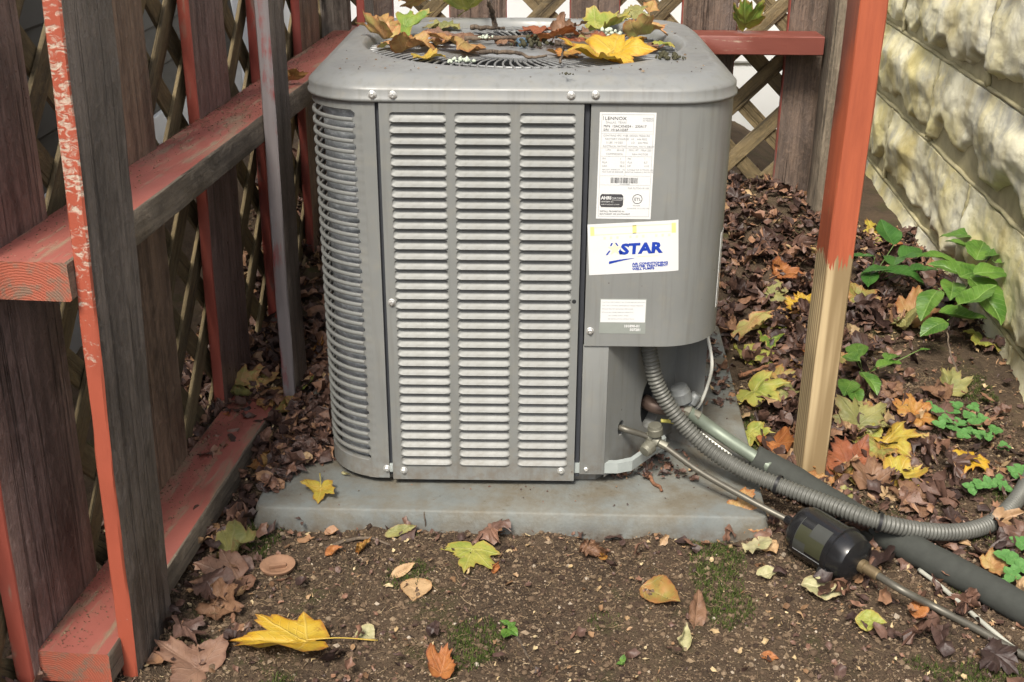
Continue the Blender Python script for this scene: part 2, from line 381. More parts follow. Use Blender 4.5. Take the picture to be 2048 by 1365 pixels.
M['tie'] = m_plain('cable_tie', (.01, .01, .011), .4)
M['cable'] = m_plain('cable_sheath', (.62, .62, .56), .5, 0, .1, 50, 0)
M['siding'] = m_plain('white_siding', (.66, .68, .70), .5, 0, .05, 8, .05)
M['creamsiding'] = m_plain('cream_siding', (.60, .56, .40), .6, 0, .12, 8, .05)
M['shadesiding'] = m_plain('shade_dark_siding', (.05, .045, .036), .6, 0, .3, 8, .05)  # board colour darkened to stand for shade behind the left fence
M['walnut'] = m_plain('walnut_shell', (.22, .12, .07), .8, 0, .35, 70, .5)

# ------------------------------------------------------------------ ground: one sheet to the horizon, fine near the camera
def stations(lo, hi, step, far):
    s = []; x = lo
    while x < hi + 1e-6: s.append(x); x += step
    d = step
    a = hi; b = lo; hi_s = []; lo_s = []
    while a < far: d *= 1.6; a += d; b -= d; hi_s.append(a); lo_s.append(b)
    return lo_s[::-1] + s + hi_s
gxs = stations(-.9, 1.2, .0085, 150); gys = stations(-.55, 1.4, .0085, 150)
gv = [(x, y, gz(x, y) if (-3 < x < 3 and -3 < y < 4) else -.055) for y in gys for x in gxs]
ground = new('ground', gv, grid_faces(len(gys), len(gxs)), M['soil'], smooth=180); ground['kind'] = 'structure'

# ------------------------------------------------------------------ equipment pad
PADQ = [(-.425, -.072), (.389, -.088), (.43, .72), (-.39, .74)]
def pad():
    c = Vector((0, .32)); v = []; n = 24
    def ring(grow, z):
        out = []
        for i in range(4):
            a, b, d = (Vector(PADQ[(i + k) % 4]) for k in (-1, 0, 1))
            r_ = .018
            u1, u2 = (a - b).normalized(), (d - b).normalized()
            b2 = b + (b - c).normalized() * grow
            p0, p1, p2 = b2 + u1 * r_, b2, b2 + u2 * r_
            for k in range(6):
                t = k / 5; q = p0 * (1 - t) ** 2 + p1 * 2 * t * (1 - t) + p2 * t * t; out.append((q.x, q.y, z))
            nx = Vector(PADQ[(i + 1) % 4])
            for k in range(1, 12):
                t = k / 12; e = p2.lerp(nx + (nx - c).normalized() * grow + (b - d).normalized() * r_, t); out.append((e.x, e.y, z + .0012 * noise.noise(Vector((e.x * 9, e.y * 9, z)))))
        return out
    rs = [ring(.022, -.075), ring(.012, -.03), ring(.0075, -.0155), ring(.0055, -.0130), ring(.002, -.012), ring(-.06, -.0122), ring(-.25, -.012)]
    m = len(rs[0]); vs_ = [p for r_ in rs for p in r_]; fs_ = grid_faces(len(rs), m, True); fs_.append(tuple(range((len(rs) - 1) * m, len(rs) * m)))
    o = new('equipment_pad', vs_, fs_, M['pad'], smooth=50)
    tag(o, 'grey moulded slab under the air conditioner, edges dusted with soil', 'pad')
pad()
PZ = -.012

# ------------------------------------------------------------------ fences, posts and walls
def timber(t, w, L, seg=14, wob=.0015, seed=0, ends=(0, 0)):
    """bar with x = thickness, y = width, z = length from 0; returns verts, faces, side index per face (0 +x,1 +y,2 -x,3 -y,4 ends)"""
    rs = random.Random(seed); b = min(.0022, t * .12); v = []; f = []; mi = []
    loop = []
    cs = [(t / 2, w / 2), (-t / 2, w / 2), (-t / 2, -w / 2), (t / 2, -w / 2)]
    loop = [(t / 2 - 0, -w / 2 + b), (t / 2 - .0006, 0), (t / 2, w / 2 - b), (t / 2 - b, w / 2), (-t / 2 + b, w / 2), (-t / 2, w / 2 - b), (-t / 2, 0), (-t / 2, -w / 2 + b), (-t / 2 + b, -w / 2), (t / 2 - b, -w / 2)]
    side = [0, 0, 0, 1, 2, 2, 2, 3, 3, 3]   # strip j -> j+1
    side = [0, 0, 1, 1, 2, 2, 2, 3, 3, 0]
    side = {0: 0, 1: 0, 2: 1, 3: 1, 4: 1, 5: 2, 6: 2, 7: 3, 8: 3, 9: 3}
    m = len(loop); off = rs.random() * 50
    for i in range(seg + 1):
        z = L * i / seg
        bx, by = wob * 2 * noise.noise(Vector((off, 1, z * 2))), wob * 2 * noise.noise(Vector((off, 5, z * 2)))
        for j, (x, y) in enumerate(loop):
            v.append((x + bx + wob * noise.noise(Vector((off + j * 3.3, z * 14, 2))) * .6, y + by + wob * noise.noise(Vector((off + j * 1.7, z * 18, 9))), z + (ends[0] * y if i == 0 else ends[1] * y if i == seg else 0)))
    for i in range(seg):
        for j in range(m):
            k = (j + 1) % m; f.append((i * m + j, i * m + k, (i + 1) * m + k, (i + 1) * m + j)); mi.append(side[j])
    f.append(tuple(reversed(range(m)))); mi.append(4); f.append(tuple(range(seg * m, (seg + 1) * m))); mi.append(4)
    return v, f, mi
def timber_obj(name, parent, t, w, L, mats, mw, **k):
    v, f, mi = timber(t, w, L, **k)
    return new(name, v, f, mats, parent, mi=mi, smooth=40, mw=mw)
ca = math.cos(math.atan(FS)); sa = math.sin(math.atan(FS))
U = Vector((sa, ca, 0)); V = Vector((ca, -sa, 0)); Zu = Vector((0, 0, 1))     # along the fence, across it (towards the unit), up
def fpt(x0, y, z): return Vector((x0 + FS * (y + .46), y, z))               # x0 measured at y = -.46
lf = thing('wooden_fence', 'weathered red and brown board fence with lattice on the left of the air conditioner', 'fence', fpt(-.56, .4, -.06))
def picket(x0, y0, y1, z0, z1, mats, lean=.02, t=.019, parent=lf, seed=0, **k):
    """x0: face towards the unit at the foot"""
    xa = (V + Vector((0, 0, -lean))).normalized(); za = (Zu + V * lean).normalized()
    p = fpt(x0, (y0 + y1) / 2, z0) - xa * (t / 2)
    return timber_obj('picket', parent, t, (y1 - y0) / ca, z1 - z0, mats, axes(xa, U, za, p), seed=seed, **k)
D, B, CH = M['w_dark'], M['w_brown'], M['w_char']
# inner pickets (face, +y edge, outer face, edge towards the camera, ends)
picket(-.507, -.455, -.322, -.062, 1.35, [CH, M['red_old'], D, M['orange_edge'], D], lean=.026, t=.021, seed=1, seg=60, wob=.002)
picket(-.4905, .312, .405, -.06, 1.35, [CH, M['w_grey'], D, M['grey_edge'], M['w_grey']], lean=.004, t=.024, seed=2, seg=40, wob=.002)
picket(-.486, 1.08, 1.19, -.06, 1.35, [CH, M['w_grey'], D, M['red_old'], D], lean=.0, seed=3)
# outer pickets behind the rails
for i, (y0, y1, m0, e0) in enumerate([(-.505, -.298, D, M['red']), (-.085, .075, B, M['red']), (.275, .45, D, M['red']), (.655, .80, D, M['red_old']), (.995, 1.17, B, M['red_old'])]):
    picket(-.616, y0, y1, -.085, 1.35, [m0, M['red_old'], D, e0, D], lean=.012 if i < 3 else .004, t=.02 if i else .024, seed=10 + i, seg=30)
def rail(z0, z1, y0, y1, xin, wd, th, mats, seed):
    a, b = fpt(xin, y0, z0), fpt(xin, y1, z1); d = (b - a).normalized(); side = V; up = d.cross(side) * -1
    up = side.cross(d); up = up if up.z > 0 else -up
    p = a - side * (wd / 2) - up * (th / 2)
    ya = d.cross(up)  # right handed x=up,y,z=d
    return timber_obj('rail', lf, th, wd, (b - a).length, mats, axes(up, ya, d, p), seed=seed, seg=40)
# rails: x = up, z = along the fence; y = up x ... so sides: 0 top, 1/3 the two flanks, 2 underside
RM = [M['red_top'], M['w_post'], B, M['w_post'], M['orange_end']]
rail(.538, .538, -.468, 1.40, -.5125, .102, .047, RM, 31)
rail(.018, -.046, -.492, 1.30, -.5215, .096, .046, RM[:4] + [m_endgrain(.035, .035)], 32)
def lattice(parent, org, hdir, ndir, length, z0, z1, pitch=.105, wd=.040, th=.007, seed=0):
    """two layers of diagonal strips, clipped to the panel; org at the near low corner"""
    H = z1 - z0; rs = random.Random(seed); per = pitch * math.sqrt(2)
    for layer, sg in ((0, 1), (1, -1)):
        k = -int(H / per) - 2
        while k * per < length + H + per:
            c0 = k * per + rs.uniform(-.004, .004); k += 1
            # line: h = c0 + sg * (z - z0)
            pts = []
            ta, tb = (0, H)
            if sg > 0: ta, tb = max(0, -c0), min(H, length - c0)
            else: ta, tb = max(0, c0 - length), min(H, c0)
            if tb - ta < .05: continue
            a = org + hdir * (c0 + sg * ta) + Zu * ta + ndir * (th * (layer + .5)); b = org + hdir * (c0 + sg * tb) + Zu * tb + ndir * (th * (layer + .5))
            d = (b - a).normalized(); x = ndir; y = d.cross(x)
            timber_obj('lattice_strip', parent, th, wd, (b - a).length, [M['w_lat']] * 5, axes(x, y, d, a), seed=rs.randrange(999), seg=6, wob=.0008)
lattice(lf, fpt(-.642, -.62, -.04), U, -V, 2.08, -.04, 1.0, seed=4)

bf = thing('back_fence', 'brown picket and lattice fence behind the air conditioner', 'fence', (.15, 1.39, .08))
BM = [M['w_back'], M['w_back'], M['w_back'], M['w_back'], M['w_back']]
for i, (x0, x1) in enumerate([(-.517, -.447), (-.395, -.342), (-.198, -.05), (.11, .238), (.395, .538), (.667, .772)]):
    mm = [M['w_grey']] * 5 if i == 0 else [M['w_back'], M['red_old'], D, M['red_old'], M['w_back']]
    yy = 1.33 if i == 0 else 1.39
    timber_obj('picket', bf, .02 if i else .05, x1 - x0, 1.4, mm, axes(Vector((0, -1, 0)), Vector((1, 0, 0)), Zu, ((x0 + x1) / 2, yy, -.03)), seed=50 + i, seg=20)
timber_obj('rail', bf, .046, .1, 1.17, [M['back_rail']] * 4 + [M['w_grey']], axes(Vector((0, 0, 1)), Vector((0, 1, 0)), Vector((-1, 0, 0)), (.742, 1.33, .513)), seed=60, seg=20)
timber_obj('rail', bf, .046, .1, 1.17, [M['back_rail']] * 4 + [M['w_grey']], axes(Vector((0, 0, 1)), Vector((0, 1, 0)), Vector((-1, 0, 0)), (.742, 1.33, 1.1)), seed=61, seg=20)
lattice(bf, Vector((-.55, 1.403, -.02)), Vector((1, 0, 0)), Vector((0, 1, 0)), 1.32, -.02, 1.0, seed=5)

gp = timber_obj('fence_post', None, .075, .042, 1.45, [M['w_post']] * 5, axes(Vector((0, -1, 0)), Vector((1, 0, 0)), (Zu + Vector((.008, 0, 0))).normalized(), (.767, 1.285, -.03)), seed=70, seg=24, wob=.002)
tag(gp, 'bare grey wooden post at the end of the back fence rail', 'post')
op = timber_obj('wooden_post', None, .0745, .042, 1.5, [M['post']] * 5, axes(Vector((0, -1, 0)), Vector((1, 0, 0)), (Zu + Vector((.0135, 0, 0))).normalized(), (.5075, .127, -.08)), seed=71, seg=24, wob=.001)
tag(op, 'upright post painted orange above bare yellow wood, right of the air conditioner', 'post')

# rock-faced house wall on the right
sw = thing('stone_wall', 'cream rock-faced block wall of the house, stained yellow and grey', 'wall', (1.06, .9, -.06))
WS = .0707; wc = math.cos(math.atan(WS)); ws_ = math.sin(math.atan(WS))
WU = Vector((ws_, wc, 0)); WN = Vector((-wc, ws_, 0))
def wpt(y, z, out=0):
    return Vector((1.0314 + WS * (y - .488), y, z)) + WN * out
BL, BH = .86, .225
def block(y0, y1, z0, z1, seed):
    ny, nz = 76, 38; v = []; rs = random.Random(seed); o = Vector((rs.random() * 40, rs.random() * 40, seed))
    for i in range(nz + 1):
        for j in range(ny + 1):
            a, b = j / ny, i / nz
            y = y0 + (y1 - y0) * a; z = z0 + (z1 - z0) * b
            e = min(a, 1 - a) * (y1 - y0); zb, zt = b * (z1 - z0), (1 - b) * (z1 - z0)
            k = sstep(0, .035, e) * sstep(-.01, .085, zt)
            p = Vector((y * 3.0, z * 4.5, 0)) + o
            n1 = noise.noise(p); fl = noise.noise(Vector((y * 11 + z * 5, z * 6, 4)) + o); n4 = noise.noise(p * 7); n5 = noise.noise(p * 22)
            d = .010 + k * (.014 + .030 * n1 + .004 * fl + .012 * abs(noise.noise(p * 2.3))) + .0035 * n4 + .0018 * n5
            for c_, sd_ in ((6.0, 1), (10.5, 2)):          # chips struck off along the lower edge
                bite = (.02 + (.12 if sd_ == 1 else .07) * max(0, noise.noise(Vector((y * c_, sd_ * 3.1, 1)) + o) + .12))
                d -= (.030 if sd_ == 1 else .016) * (1 - sstep(bite * .55, bite, zb + .006 * n4)) * sstep(-.01, .02, e)
            d = max(d, -.004 + .003 * n4)
            v.append(wpt(y, z, d))
    f = grid_faces(nz + 1, ny + 1); f = [tuple(reversed(q)) for q in f]
    n0 = len(v)
    # close the block behind
    rim = [j for j in range(ny + 1)] + [i * (ny + 1) + ny for i in range(1, nz + 1)] + [nz * (ny + 1) + j for j in range(ny - 1, -1, -1)] + [i * (ny + 1) for i in range(nz - 1, 0, -1)]
    for r_ in rim: v.append(Vector(v[r_]) - WN * .09)
    m = len(rim)
    for k in range(m): f.append((rim[k], rim[(k + 1) % m], n0 + (k + 1) % m, n0 + k))
    new('block', v, f, M['stone'], sw, smooth=60)
g = .006; sdn = 0
for c in range(-1, 7):
    z0, z1 = .012 + c * BH - .0, .012 + (c + 1) * BH
    y = (1.015 if c % 2 == 0 else 1.43) - 2 * BL
    while y < 2.0:
        y1 = min(y + BL, 2.25); sdn += 1
        if y1 > -.6: block(max(y, -.6) + g, y1 - g, z0 + g, z1 - g, 100 + sdn)
        y += BL
cv = []; 
for z in (-.3, 1.63):
    for out in (.002, -.12):
        for y in (-.6, 2.26): cv.append(wpt(y, z, out))
new('mortar_core', cv, [(0, 1, 5, 4), (2, 6, 7, 3), (0, 4, 6, 2), (1, 3, 7, 5), (4, 5, 7, 6), (0, 2, 3, 1)], M['mortar'], sw, smooth=None)
def bead(pts, r_=.0085):
    n = 40; ps = spline(pts, n); ps = [p + Vector((noise.noise(p * 19) * .004, noise.noise(p * 30) * .003, noise.noise(p * 23) * .005)) for p in ps]
    v, f = tube(ps, lambda i: r_ * (.85 + .5 * noise.noise(ps[i] * 60)), 8); new('mortar_bead', v, f, M['mortar'], sw, smooth=180)
for c in range(0, 4): bead([wpt(-.55, .012 + c * BH, .005), wpt(.8, .012 + c * BH, .006), wpt(2.24, .012 + c * BH, .005)], .0062)
for c in range(-1, 3):
    y = (1.015 if c % 2 == 0 else 1.43) - BL
    while y < 2.2:
        bead([wpt(y, .015 + c * BH, .008), wpt(y + .005, .12 + c * BH, .012), wpt(y, .008 + (c + 1) * BH, .006)], .0085); y += BL

# walls beyond the two fences; dark left one added as deep shade
def siding(name, label, mat, org, hd, nd, L, z0, rows, step=.105, first=0):
    t = thing(name, label, 'wall', org + hd * (L / 2) + Zu * z0)
    for i in range(rows):
        z = z0 + i * step; prof = [(.012, z), (.0145, z + .006), (.002, z + step + .004), (-.02, z + step + .004), (-.02, z)]
        v = [org + hd * h + nd * d + Zu * zz for h in (0, L) for d, zz in prof]; m = len(prof)
        f = [(j, (j + 1) % m, m + (j + 1) % m, m + j) for j in range(m)] + [tuple(reversed(range(m))), tuple(range(m, 2 * m))]
        new('siding_board', v, f, mat, t, smooth=None)
    return t
siding('house_wall', 'white clapboard wall seen through the back lattice', M['siding'], Vector((-1.6, 2.30, 0)), Vector((1, 0, 0)), Vector((0, -1, 0)), 3.4, -.19, 8, .245)
nw = siding('shade_wall', 'clapboard wall darkened to stand for deep shade behind the left lattice, white skirting below', M['shadesiding'], Vector((-.98, -1.6, 0)), Vector((0, 1, 0)), Vector((1, 0, 0)), 3.85, .32, 12)
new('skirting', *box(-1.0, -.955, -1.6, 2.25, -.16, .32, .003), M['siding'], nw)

# ------------------------------------------------------------------ the air conditioner
XC, HW, RC, YC = -.004, .322, .10, .3225
ZTOP = .6293
def outl(s, sg, off=0, hw=HW, r_=RC, y0=0):
    """point on the cabinet outline; s runs from x = 0 on the front round the corner on side sg"""
    xs = hw - r_
    if s <= xs: p, n = (s, 0), (0, -1)
    elif s <= xs + math.pi * r_ / 2:
        a = (s - xs) / r_; p, n = (xs + r_ * math.sin(a), r_ - r_ * math.cos(a)), (math.sin(a), -math.cos(a))
    else: p, n = (hw, r_ + s - xs - math.pi * r_ / 2), (1, 0)
    return Vector((XC + sg * (p[0] + n[0] * off), y0 + p[1] + n[1] * off, 0))
S_END = HW - RC + math.pi * RC / 2 + (2 * YC - 2 * RC)
def srange(s0, s1, n=40):
    xs = HW - RC; xe = xs + math.pi * RC / 2
    out = [s0 + (s1 - s0) * i / n for i in range(n + 1)]
    return sorted(set(out + [q for q in (xs, xe) if s0 < q < s1]))
def sheet(ss, z0, z1, sg, off, th=.0012, flange=.012, nz=2):
    """sheet-metal skin with returned edges"""
    v = []; zs = [z0 + (z1 - z0) * i / nz for i in range(nz + 1)]
    rows = [(off - flange, z0 + .0004), (off - .0008, z0)] + [(off, z0 + .0008)] + [(off, z) for z in zs[1:-1]] + [(off, z1 - .0008), (off - .0008, z1), (off - flange, z1 - .0004)]
    cols = [(ss[0], -flange), (ss[0], 0)] + [(s, 0) for s in ss[1:-1]] + [(ss[-1], 0), (ss[-1], -flange)]
    for o, z in rows:
        for s, e in cols:
            p = outl(s, sg, min(o, off + e) if e else o); p.z = z; v.append(p)
    return v, grid_faces(len(rows), len(cols))
ac = thing('air_conditioner', 'grey louvred outdoor air conditioner with fallen leaves on its top', 'air conditioner', (XC, YC, PZ))
EN = M['enamel']
# base pan
bs = srange(0, S_END, 30)
bv = []; ring = [outl(s, -1, -.024) for s in reversed(bs)] + [Vector(p_) for p_ in ((.125, .024, 0), (.262, .175, 0), (.308, .14, 0), (.308, 2 * YC - .03, 0))]
for z in (PZ, .004):
    for p in ring: bv.append((p.x, p.y, z))
n = len(ring); new('base_pan', bv, [(i, (i + 1) % n, n + (i + 1) % n, n + i) for i in range(n)] + [tuple(range(n, 2 * n))], M['enamel'], ac)
# front panel with 3 x 36 louvres
PX0, PX1 = -.2129, .0871; PY = -.003
colx = [(-.198, -.1149), (-.1022, -.0197), (-.0064, .0752)]
PIT = .01629; LH = .0139; z_first = .613
pv = []; pf = []
def q(*pts):
    o = len(pv); pv.extend(pts); pf.append(tuple(range(o, o + len(pts))))
def rect(x0, x1, z0, z1): q((x0, PY, z0), (x1, PY, z0), (x1, PY, z1), (x0, PY, z1))
zb_last = z_first - 35 * PIT - LH
rect(PX0, PX1, z_first, ZTOP); rect(PX0, PX1, .0, zb_last)
xs_ = [PX0] + [x for c in colx for x in c] + [PX1]
for k in range(0, 8, 2): rect(xs_[k], xs_[k + 1], zb_last, z_first)
for (x0, x1) in colx:
    for i in range(36):
        zt = z_first - i * PIT; zb = zt - LH
        if i < 35: rect(x0, x1, zt - PIT, zb)
        c = .0045
        for xa, sg in ((x0, 1), (x1, -1)):
            q((xa, PY, zt), (xa + sg * c, PY, zt), (xa + sg * c * .3, PY, zt - c * .3), (xa, PY, zt - c))
        q((x0, PY, zt), (x1, PY, zt), (x1, PY + .002, zt), (x0, PY + .002, zt))
for a, b in (((PX0, 0), (PX1, 0)), ((PX1, 0), (PX1, ZTOP)), ((PX1, ZTOP), (PX0, ZTOP)), ((PX0, ZTOP), (PX0, 0))):
    q((a[0], PY, a[1]), (b[0], PY, b[1]), (b[0], PY + .016, b[1]), (a[0], PY + .016, a[1]))
fp = new('front_panel', pv, pf, EN, ac, smooth=None)
def blade_mesh(wd):
    prof = [(.0068, .0006), (.0050, -.0026), (.0026, -.0062), (.0004, -.0096), (-.0018, -.0120), (-.0034, -.0134), (-.0030, -.01425), (-.0010, -.0146)]
    st = [(0, 0), (.0015, .35), (.0035, .72), (.006, .93), (.010, 1)]
    sx = [(a, k) for a, k in st] + [(wd / 2, 1)] + [(wd - a, k) for a, k in reversed(st)]
    v = []
    for x, k in sx:
        for y, z in prof:
            yy = PY + .0006 + (y + .0) * k if y > 0 else PY - .0005 + y * k * .9
            v.append((x, yy, z if k > .5 else z * (.9) - .001))
    f = grid_faces(len(sx), len(prof)); return mesh('louvre', v, f, EN, smooth=60)
for (x0, x1) in colx:
    lm = blade_mesh(x1 - x0)
    for i in range(36):
        o = link('louvre', lm, fp, Matrix.Translation((x0, 0, z_first - i * PIT)))
new('shade_backing', *box(PX0 + .004, PX1 - .004, .028, .03, .004, .625, 0), M['dark'], ac, smooth=None)  # black sheet added so the slits above the louvres read as shade
# dark strips standing for the shade in the gaps beside the panel
for x in (PX0 - .0028, PX1 + .0052): new('seam_shade', *box(x - .0035, x + .0035, .006, .018, .004, ZTOP, 0), M['gap'], ac, smooth=None)
# slotted coil guard: solid strip, bands and bars
SA, SB = .2151, .2400
gv2, gf2 = sheet([SA, SA + .008, SB], 0, ZTOP, -1, -.0, nz=2)
v1, f1 = sheet([SA, SA + .01, SB - .006], .0, ZTOP, -1, 0, nz=2)
z_slot = [.6082 - k * PIT for k in range(36)]
nv = []; nf = []
def P(s, z, off=0):
    p = outl(s, -1, off); p.z = z; return p
prev_top = ZTOP
for k, zc in enumerate(z_slot):          # rounded slot ends
    hs_ = .0050; st = []
    zlo = zc - PIT / 2; zhi = zc + PIT / 2
    if k == 0: zhi = ZTOP
    if k == 35: zlo = 0
    cs = [(SB, zlo), (SB + .010, zlo)]
    arc = [(SB + .010 - .0 - math.sqrt(max(0, 1 - t * t)) * hs_ + .0, zc + t * hs_) for t in (-1, -.8, -.5, 0, .5, .8, 1)]
    L_ = [(SB - .006, z) for z in [zlo] + [a[1] for a in arc] + [zhi]]
    Rr = [(SB + .010, zlo)] + arc + [(SB + .010, zhi)]
    o = len(nv)
    for s, z in L_ + Rr: nv.append(P(s, z))
    m = len(L_)
    for i in range(m - 1): nf.append((o + i, o + m + i, o + m + i + 1, o + i + 1))
    for s, z in arc: nv.append(P(s, z, -.004))
    for i in range(6): nf.append((o + m + 1 + i, o + 2 * m + i, o + 2 * m + i + 1, o + m + 2 + i))
b1 = sheet(srange(SB + .010, S_END, 40), z_slot[0] + .0058, ZTOP, -1, 0, nz=1)
b2 = sheet(srange(SB + .010, S_END, 40), 0, z_slot[-1] - .0058, -1, 0, nz=1)
cg = new('coil_guard', *join([(v1, f1), (nv, nf), b1, b2]), EN, ac, smooth=40)
ssb = srange(SB + .009, S_END, 34)
def bar_mesh():
    v = []; cs = [(-.0000, .0031), (.0012, .0018), (.0014, 0), (.0012, -.0018), (0, -.0031), (-.004, -.0024), (-.004, .0024)]
    for s in ssb:
        for o, z in cs:
            p = outl(s, -1, o); p.z = z; v.append(p)
    return mesh('guard_bar', v, grid_faces(len(ssb), len(cs), True), EN, smooth=60)
bm_ = bar_mesh()
for k in range(35): link('guard_bar', bm_, cg, Matrix.Translation((0, 0, z_slot[k] - PIT / 2)))
# coil behind the guard
cs_ = srange(.16, S_END, 60); v = []; uv = []
for z in (.006, .62):
    for s in cs_: p = outl(s, -1, -.015, r_=RC); p.z = z; v.append(p); uv.append((s, z))
new('condenser_coil', v, grid_faces(2, len(cs_)), M['coil'], ac, smooth=180, uv=uv)
# back and upper right cover
rs_ = srange(.1015, S_END, 50)
cp = new('control_cover', *sheet(rs_, .243, ZTOP + .002, 1, .001, nz=6), EN, ac, smooth=40)
bk = [(XC - HW + .02, 2 * YC), (XC + HW - .02, 2 * YC)]
new('back_panel', *box(XC - HW + .02, XC + HW - .02, 2 * YC - .05, 2 * YC - .03, 0, ZTOP, .001), EN, ac)
new('inner_wall', *box(XC + .02, XC + .03, .03, 2 * YC - .06, 0, ZTOP, 0), M['dark'], ac, smooth=None)
# service recess under the cover
new('corner_strip', *box(.0965, .1372, .002, .0035, .010, .2445, .0005), EN, ac)
W1, W2, W3 = Vector((.1372, .0035, 0)), Vector((.268, .170, 0)), Vector((XC + HW - .004, .128, 0))
def wall_holes(a, b, z0, z1, holes):
    L = (b - a).length; d = (b - a).normalized(); nrm = Vector((d.y, -d.x, 0)); polys = [[Vector((0, z0, 0)), Vector((L, z0, 0)), Vector((L, z1, 0)), Vector((0, z1, 0))]]; hv = []
    for (h, z, rx, rz) in holes: polys.append([Vector((h + rx * math.cos(t * math.pi / 12), z + rz * math.sin(t * math.pi / 12), 0)) for t in range(24)])
    tri = geometry.tessellate_polygon(polys); flat = [p for pl in polys for p in pl]
    vs_ = [a + d * p.x + Zu * p.y for p in flat]; fs_ = [tuple(t) for t in tri]; o = 4
    for hh in holes:
        for t in range(24): vs_.append(a + d * flat[o + t].x + Zu * flat[o + t].y - nrm * .02)
        k0 = len(vs_) - 24
        for t in range(24): fs_.append((o + t, o + (t + 1) % 24, k0 + (t + 1) % 24, k0 + t))
        fs_.append(tuple(range(k0, k0 + 24))); o += 24
    return vs_, fs_, d, nrm
wv_, wf_, d1, n1 = wall_holes(W1, W2, .004, .2425, [(.046, .078, .0095, .014), (.138, .092, .034, .050)])
rw = new('recess_wall', wv_, wf_, [EN, M['dark']], ac, smooth=None, mi=[0 if len(f) < 20 else 1 for f in wf_])
v3, f3, _, _ = wall_holes(W2, W3, .004, .2425, [])
side = outl(S_END, 1, -.008)
v4, f4, _, _ = wall_holes(W3, Vector((XC + HW - .004, 2 * YC - .04, 0)), .004, .2425, [])
new('recess_wall', *join([(v3, f3), (v4, f4)]), EN, ac, smooth=None)
rv = [(p.x, p.y, .2445) for p in [Vector((.10, .004, 0)), Vector((.252, .166, 0)), Vector((XC + HW - .009, .136, 0))] ]
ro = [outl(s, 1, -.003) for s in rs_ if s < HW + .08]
new('recess_roof', [(p.x, p.y, .2448) for p in ro] + [(.14, .17, .2448)], [(i, i + 1, len(ro)) for i in range(len(ro) - 1)], M['gap'], ac, smooth=None)  # underside coloured dark for the shade beneath the cover
# bottom rail that kinks back to the valves
bp = [Vector((.088, .0045, 0)), Vector((.160, .0045, 0)), Vector((.185, .015, 0)), Vector((.236, .082, 0)), Vector((.250, .098, 0))]
v = []
for p in bp:
    for dy, z in ((0, .011), (0, .0295), (.010, .0305), (.010, .0295), (.002, .0285), (.002, .011)): v.append((p.x - dy * .2, p.y + dy, z))
br = new('base_bracket', v, grid_faces(len(bp), 6, True) + [tuple(range(6)), tuple(range(24, 30))], M['galv'], ac, smooth=20)
# lid
CYC = YC
def rsq(hw, r_, N=128):
    out = []
    for k in range(N):
        a = 2 * math.pi * (k + .5) / N; c, s = math.cos(a), math.sin(a)
        t = hw / max(abs(c), abs(s)); x, y = c * t, s * t
        i = hw - r_
        if abs(x) > i and abs(y) > i:           # corner arc along this ray
            ax, ay = abs(c), abs(s); b_ = ax * i + ay * i; cc = 2 * i * i - r_ * r_; t = b_ + math.sqrt(max(0, b_ * b_ - cc)); x, y = c * t, s * t
        out.append((XC + x, CYC + y))
    return out
def circ(r_, N=128): return [(XC + r_ * math.cos(2 * math.pi * (k + .5) / N), CYC + r_ * math.sin(2 * math.pi * (k + .5) / N)) for k in range(N)]
RF = .268
rings = [(rsq(HW - .002, RC), .628), (rsq(HW + .005, RC + .004), .6275), (rsq(HW + .0065, RC + .005), .6295), (rsq(HW + .0065, RC + .005), .6325), (rsq(HW + .0045, RC + .004), .6345), (rsq(HW + .0045, RC + .004), .6445), (rsq(HW + .003, RC), .6475), (rsq(HW - .002, RC - .002), .6515),
         (rsq(HW - .012, RC - .008), .6585), (rsq(HW - .018, RC - .01), .6625), (rsq(HW - .024, RC - .012), .6645), (rsq(HW - .034, RC - .02), .6655), (circ(RF + .016), .667), (circ(RF + .006), .6685), (circ(RF + .001), .667), (circ(RF - .004), .661), (circ(RF - .008), .650), (circ(RF - .010), .640)]
v = [(x, y, z) for pts, z in rings for x, y in pts]
lid = new('top_cap', v, grid_faces(len(rings), 128, True), M['cap'], ac, smooth=70)
# fan opening
v = [(x, y, z) for r_, z in ((RF - .011, .645), (RF - .011, .40), (.02, .40)) for x, y in circ(r_, 48)]
new('fan_shroud', v, grid_faces(3, 48, True) + [tuple(range(96, 144))], M['dark'], ac, smooth=60)
fg = thing('fan_guard', None, None, (XC, CYC, .655)); 
bpy.data.objects.remove(fg)
hubv, hubf = lathe([(.108, .649), (.108, .656), (.104, .658), (.06, .659), (.03, .6592), (.001, .6592)], 48, Matrix.Translation((XC, CYC, 0)))
fg = new('fan_guard', hubv, hubf, M['guard'], ac, smooth=40)
new('motor_nut', *lathe([(.011, .656), (.011, .667), (.008, .672), (.002, .673)], 12, Matrix.Translation((XC - .002, CYC - .004, 0))), M['blue'] if False else m_plain('blue_cap', (.07, .12, .17), .4), fg, smooth=40)
for r_ in (RF - .009, .19):
    pts = [Vector((x, y, .652 if r_ > .2 else .6545)) for x, y in circ(r_, 72)]; pts.append(pts[0])
    new('guard_ring', *tube(pts, .0022, 6, False), M['guard'], fg, smooth=180)
sp = []
for i in range(9):
    t = i / 8; r_ = .106 + (RF - .008 - .106) * t; a = .24 * t * t; sp.append(Vector((r_ * math.cos(a), r_ * math.sin(a), .0035 * math.sin(math.pi * t))))
sv, sf = tube(sp, .0020, 6); spm = mesh('spoke', sv, sf, M['guard'], smooth=180)
for k in range(84): link('spoke', spm, fg, Matrix.Translation((XC, CYC, .6525)) @ Matrix.Rotation(2 * math.pi * k / 84, 4, 'Z'))
